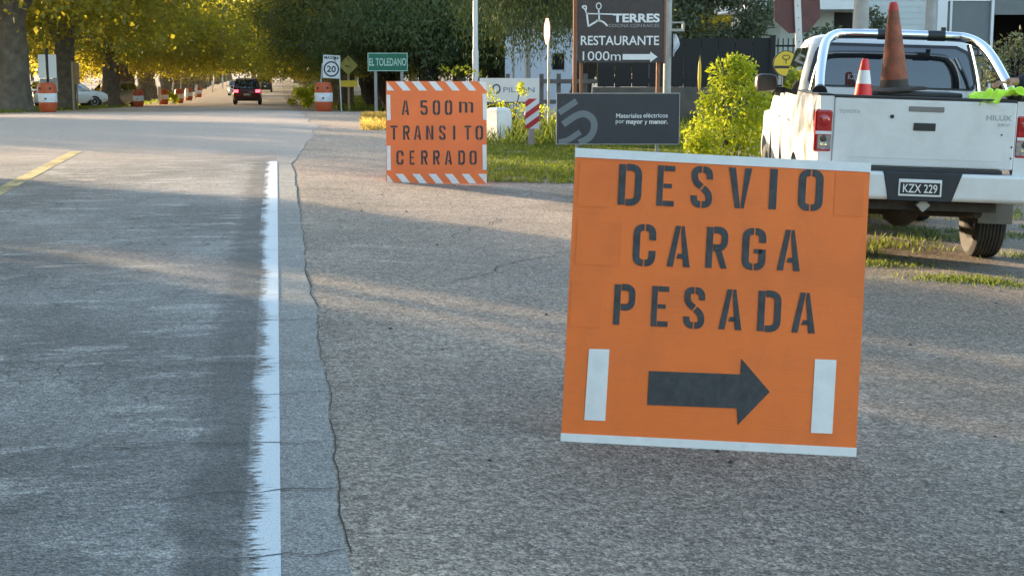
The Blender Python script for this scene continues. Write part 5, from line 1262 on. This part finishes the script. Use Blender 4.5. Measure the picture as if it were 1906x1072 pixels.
shrub('thin_sapling', 'thin sapling with a spray of pale leaves by the street lamp', p, pts, 14, .07, .4, 'leaf_bright', 38, .1, 'sapling', 6)
p = gp(W(1302, 150, 30.5).x, 30.5)
t = thing('flower_stalk', 'single upright yellow-green stalk in front of the black fence', 'plant', p)
MB().tube(smooth_path([(0,0,-.05), (.01,0,.5), (.0,0,1.2), (-.01,0,1.5)]), [.012]*22, 6).build('stem', 'grass_green', t)
MB().lathe([(.004,.80), (.03,.92), (.036,1.1), (.028,1.35), (.002,1.52)], 10).build('flower_spike', 'sign_yellow', t, True)

def grass(name, label, n, region, h0, h1, w, m, seed, lean=.5, thr=-.25):
    ng = np.random.default_rng(seed); pts = []
    while len(pts) < n:
        x, y = region(ng)
        d = nz(x*1.1+seed, y*1.1) + .5*nz(x*3.1, y*3.1+seed)
        if d > thr + .3*ng.random() - .25: pts.append((x, y, hz(x, y)))
    C = np.array(pts); n = len(C); hgt = ng.uniform(h0, h1, n) ; d = ng.normal(size=(n, 3))*lean; d[:, 2] = 1; d /= np.linalg.norm(d, axis=1, keepdims=True)
    a = ng.uniform(0, 6.28, n); wv = np.stack([np.cos(a), np.sin(a), np.zeros(n)], 1)*w*ng.uniform(.6,1.3,(n,1)); V = np.empty((n, 5, 3)); dn = d.copy(); dn[:, 2] *= .55
    V[:, 0] = C - wv; V[:, 1] = C + wv; V[:, 2] = C + d*hgt[:,None]*.55 + wv*.7; V[:, 3] = C + d*hgt[:,None]*.55 + dn*hgt[:,None]*.5; V[:, 4] = C + d*hgt[:,None]*.55 - wv*.7
    me = bpy.data.meshes.new(name); me.vertices.add(5*n); me.vertices.foreach_set('co', V.ravel()); me.loops.add(5*n); me.loops.foreach_set('vertex_index', np.arange(5*n, dtype=np.int32))
    me.polygons.add(n); me.polygons.foreach_set('loop_start', np.arange(0, 5*n, 5, dtype=np.int32)); me.polygons.foreach_set('loop_total', np.full(n, 5, dtype=np.int32)); me.update(calc_edges=True)
    at = me.attributes.new('tint', 'FLOAT', 'POINT'); at.data.foreach_set('value', np.repeat(ng.random(n)**1.5, 5).astype(np.float32))
    return tag(part(name, me, m), label, kind='stuff')
def box_region(x0, x1, y0, y1, skew=0.0): return lambda g: ((lambda y: (g.uniform(x0, x1) + skew*(y-y0), y))(g.uniform(y0, y1)))
grass('lawn_grass', 'short green grass on the verge behind the orange boards', 42000, box_region(-.45, 3.4, 19.0, 28.5), .03, .10, .006, 'grass_green', 41)
grass('verge_grass', 'patchy grass around and under the pickup', 12000, box_region(2.2, 8.0, 12.9, 19.5), .02, .09, .005, 'grass_green', 42, thr=.12)
def tuft(g):
    k = g.integers(0, 4); cx_, cy_ = ((3.55, 11.75), (4.05, 11.6), (4.7, 11.8), (3.0, 12.6))[k]; return (cx_ + g.normal()*.26, cy_ + g.normal()*.13)
grass('grass_tufts', 'sunlit grass tufts on the gravel behind the pickup', 3800, tuft, .015, .05, .004, 'grass_green', 43)
grass('dry_grass', 'sunlit dry yellow grass on the corner beyond the smaller board', 10000, box_region(-2.95, -.6, 30, 41, -.0966), .06, .22, .010, 'grass_dry', 44)
grass('verge_weeds', 'tall weeds along the fence behind the roadside signs', 9000, box_region(-.6, 6.5, 25.5, 32), .12, .5, .010, 'grass_green', 45)
def leftr(g): s = g.uniform(48, 150); return us2xy(g.uniform(-14, -8.4), s)
grass('left_verge_grass', 'rough grass at the feet of the left tree row', 14000, leftr, .05, .25, .02, 'grass_green', 46)
def rightr(g): s = g.uniform(56, 150); return us2xy(g.uniform(2.4, 9), s)
grass('right_verge_grass', 'rough grass at the feet of the right tree row', 16000, rightr, .08, .35, .02, 'grass_green', 47)
for i, (px, Y, r, lab) in enumerate(((575, 72, .55, 'sunlit yellow bush left of the drum by the speed sign'), (560, 92, .6, 'farther sunlit yellow bush on the right verge of the avenue'), (318, 103, .35, 'small sunlit yellow bush among the left drums'))):
    p = gp(W(px, 180, Y).x, Y); shrub('verge_bush', lab, p, [(random.uniform(-r, r), random.uniform(-.3,.3), random.uniform(.15, 1.0)*r*2.0, r*.5) for _ in range(9)], 110, .12, .6, 'leaf_bright', 50+i, .2, 'bush', 4)

# ------------------------------------------------------------------ fence, house, poles
mat('fence_black', (0.006, 0.007, 0.010), 0.7, var=0.2); mat('low_wall', (0.10, 0.09, 0.08), 0.9, var=0.2, bump=0.3, bs=20); mat('house_wall', (0.46, 0.50, 0.49), 0.85, var=0.06, vs=2, bump=0.15)
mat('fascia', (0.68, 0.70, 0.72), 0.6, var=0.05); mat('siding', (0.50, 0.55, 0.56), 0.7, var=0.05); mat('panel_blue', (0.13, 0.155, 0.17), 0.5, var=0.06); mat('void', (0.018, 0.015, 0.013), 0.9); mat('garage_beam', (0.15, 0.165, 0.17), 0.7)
FY = 32.0; kx = lambda px, Y=FY: W(px, 120, Y).x
fx0, fx1 = kx(1246), kx(1432); fz = hz(fx0, FY)
t = thing('panel_fence', 'black sheet-metal fence on a low wall behind the sunlit shrub', 'fence', (0, FY, fz)); zz = lambda py, Y=FY: W(1340, py, Y).z - fz
MB().box(fx0-1.6, fx1, -.12, .12, -.2, zz(163)).build('low_wall', 'low_wall', t)
n = 10; wdt = (fx1-fx0+1.5)/n
for i in range(n): MB().box(fx0-1.5+i*wdt+.006, fx0-1.5+(i+1)*wdt-.006, -.012 if i % 2 else -.02, .012, zz(162), zz(71)-.01*(i % 3)).build('panel', 'fence_black', t)
for z in (zz(150), zz(84)): MB().box(fx0-1.5, fx1, .014, .05, z-.03, z+.03).build('rail', 'fence_black', t)
MB().box(fx1+.005, fx1+.11, -.06, .06, -.2, zz(66)).build('post', 'fence_black', t)
t = thing('railing', 'black vertical-bar railing left of the stop sign post', 'fence', (0, FY, fz)); rx0, rx1 = fx1+.13, kx(1500)
i = 0; xx = rx0+.03
while xx < rx1: MB().box(xx, xx+.022, -.011, .011, zz(165), zz(72)).build('bar', 'fence_black', t); xx += .105
for z in (zz(160), zz(86)): MB().box(rx0, rx1, .012, .035, z-.02, z+.02).build('rail', 'fence_black', t)
MB().box(rx0-.02, rx1, -.1, .1, -.2, zz(166)).build('low_wall', 'low_wall', t)
t = thing('railing', 'black vertical-bar railing seen under the right end of the roll bar', 'fence', (0, 28.5, hz(9, 28.5)))
xx = kx(1808, 28.5)
z0_ = hz(9, 28.5); 
while xx < kx(1960, 28.5): MB().box(xx, xx+.02, -.01, .01, .1, W(1850, 76, 28.5).z - z0_).build('bar', 'fence_black', t); xx += .10
for py in (92, 104): z = W(1850, py, 28.5).z - z0_; MB().box(kx(1806, 28.5), kx(1970, 28.5), .011, .03, z-.015, z+.015).build('rail', 'fence_black', t)
MB().box(kx(1804, 28.5), kx(1970, 28.5), -.06, .06, -.2, .6).build('low_wall', 'low_wall', t)
HY = 40.0; hzh = hz(7, HY); Zp = lambda py, Y=HY: W(1500, py, Y).z - hzh
t = thing('house', 'pale low house with a white roof edge, grey panelled bay and dark garage opening', 'house', (0, HY, hzh))
X = lambda px, Y=HY: W(px, 60, Y).x
MB().box(X(1412), X(1600), 0, 5, -.2, Zp(17)).build('wall', 'house_wall', t)
MB().box(X(1412)-.002, X(1452), -.012, -.001, -.2, Zp(48)).build('plinth', mat('plinth', (0.36, 0.40, 0.39), 0.85, var=0.06), t)
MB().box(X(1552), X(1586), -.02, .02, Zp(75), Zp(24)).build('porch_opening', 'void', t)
MB().box(X(1380), X(1592), -1.2, 5.4, Zp(20), Zp(2)).build('roof_edge', 'fascia', t)
MB().box(X(1378), X(1592), -1.1, 5.3, Zp(1.5), Zp(-25)).build('roof', mat('roof_grey', (0.22, 0.21, 0.20), 0.8), t)
sx0, sx1 = X(1600), X(1738); z = -.2; zt = Zp(-60); 
while z < zt: MB().box(sx0, sx1, -.03, 3, z, min(z+.145, zt)).build('wall_board', 'siding', t); z += .152
MB().box(sx0, sx1, 0, 3, -.2, zt).build('wall_core', 'house_wall', t)
MB().box(X(1739), X(1757), -.25, .1, -.2, zt).build('corner_post', 'fascia', t)
MB().box(X(1757), X(1847), .05, .12, -.2, zt).build('grey_panel', 'panel_blue', t)
MB().box(X(1767), X(1771), .0, .049, -.2, Zp(3)).build('mullion', 'fascia', t); MB().box(X(1757), X(1847), .0, .049, Zp(2.5), Zp(-1)).build('transom', 'fascia', t)
MB().box(X(1843), X(1848), -.04, .048, -.2, zt).build('jamb', 'fascia', t)
MB().box(X(1848.5), X(2000), 0, .3, Zp(28), zt).build('garage_beam', 'garage_beam', t)
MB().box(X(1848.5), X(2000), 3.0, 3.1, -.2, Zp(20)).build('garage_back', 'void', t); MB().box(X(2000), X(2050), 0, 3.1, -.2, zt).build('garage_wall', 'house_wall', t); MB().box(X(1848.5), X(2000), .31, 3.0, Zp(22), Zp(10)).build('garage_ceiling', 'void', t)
for px, Y, w_, lab in ((1602, 30.5, .155, 'thick concrete utility pole left of the tall dirty cone'), (1731, 33, .115, 'slimmer concrete pole above the chrome roll bar'), (1243, 29, .075, 'grey concrete pole beside the restaurant sign'), (982, 44, .09, 'dark grey utility pole in front of the pale wall'), (955.5, 45, .035, 'thin dark post in front of the pale wall, left of the utility pole')):
    x = W(px, 60, Y).x; t = thing('utility_pole', lab, 'utility pole', gp(x, Y))
    MB().tube([(0,0,-.2), (0,0,7.5)], [w_*1.02, w_*.86], 16).build('shaft', 'concrete' if px not in (982, 955.5) else 'steel_grey', t, True)
    MB().box(-.9, .9, -.06, .06, 7.0, 7.12).build('crossarm', 'raw_wood', t)
    if px == 1243:
        b = MB(); f = Face(29.0, 1243); zb = f.z(56)
        b.box(f.x(1244), f.x(1274), -.05, .05, zb-.03, zb+.02).box(f.x(1270), f.x(1274), -.04, .04, zb+.02, f.z(41)).box(f.x(1250), f.x(1274), -.041, .041, f.z(44), f.z(41)).build('bracket', 'concrete', t)
        rows = []
        for i in range(9):
            a = i/8; wv = .10*math.sin(math.pi*min(1, a*1.1+.08))+.02; rows.append([(.075 + wv*(k/6)*1.0, -.10 + .05*math.sin(k+i), f.z(64) - a*.42) for k in range(7)])
        b = MB().grid(rows); o = b.mesh('plastic_bag', True); ob = part('plastic_bag', o, mat('bag', (0.55, 0.60, 0.68), 0.4), None, f.loc()); tag(ob, 'pale plastic bag caught on the pole beside the restaurant sign', 'plastic bag')
        sl = ob.modifiers.new('s', 'SOLIDIFY'); sl.thickness = .004
f = Face(52, 990)
t = thing('far_house', 'pale bluish house wall glimpsed between the dark trees', 'house', (f.x0, 52, f.z0))
MB().box(f.x(940), f.x(1100), 0, 6, -.2, f.z(48)).build('wall', mat('far_wall', (0.50, 0.53, 0.58), 0.85, var=0.08, vs=1.5), t)
MB().box(f.x(930), f.x(1110), -.3, 6.3, f.z(47), f.z(38)).build('roof', 'roof_grey', t)
MB().box(f.x(1028), f.x(1050), -.03, .03, f.z(130), f.z(100)).build('window', 'dark_glass', t)
f = Face(36, 1120)
t = thing('rail_fence', 'weathered wooden rail fence behind the restaurant sign', 'fence', (f.x0, 36, f.z0))
for z in (f.z(152), f.z(190)): MB().box(f.x(885), f.x(1245), -.03, .03, z-.05, z+.05).build('rail', mat('grey_wood', (0.16, 0.145, 0.13), 0.9, var=0.2), t)
for px in (890, 945, 1008, 1040, 1090, 1150, 1215): MB().box(f.x(px)-.05, f.x(px)+.05, .031, .12, -.2, f.z(138)).build('post', 'grey_wood', t)
f = Face(37.5, 1214); t = thing('gate_pier', 'square grey concrete pier behind the right post of the restaurant sign', 'pier', f.loc())
MB().box(-.13, .13, -.13, .13, -.2, f.z(100)).build('pier', 'concrete', t); MB().box(-.17, .17, -.17, .17, f.z(99.5), f.z(94)).build('cap', 'concrete', t)
f = Face(39, 1125); t = thing('white_post', 'short bluish white post between the restaurant sign posts', 'post', f.loc())
MB().tube([(0,0,-.2), (0,0,f.z(120))], .06, 12).build('shaft', 'sign_white', t); MB().lathe([(.075,0), (.075,.05), (.04,.09), (.001,.10)], 12, 'z', (0,0,f.z(120))).build('cap', 'sign_white', t)
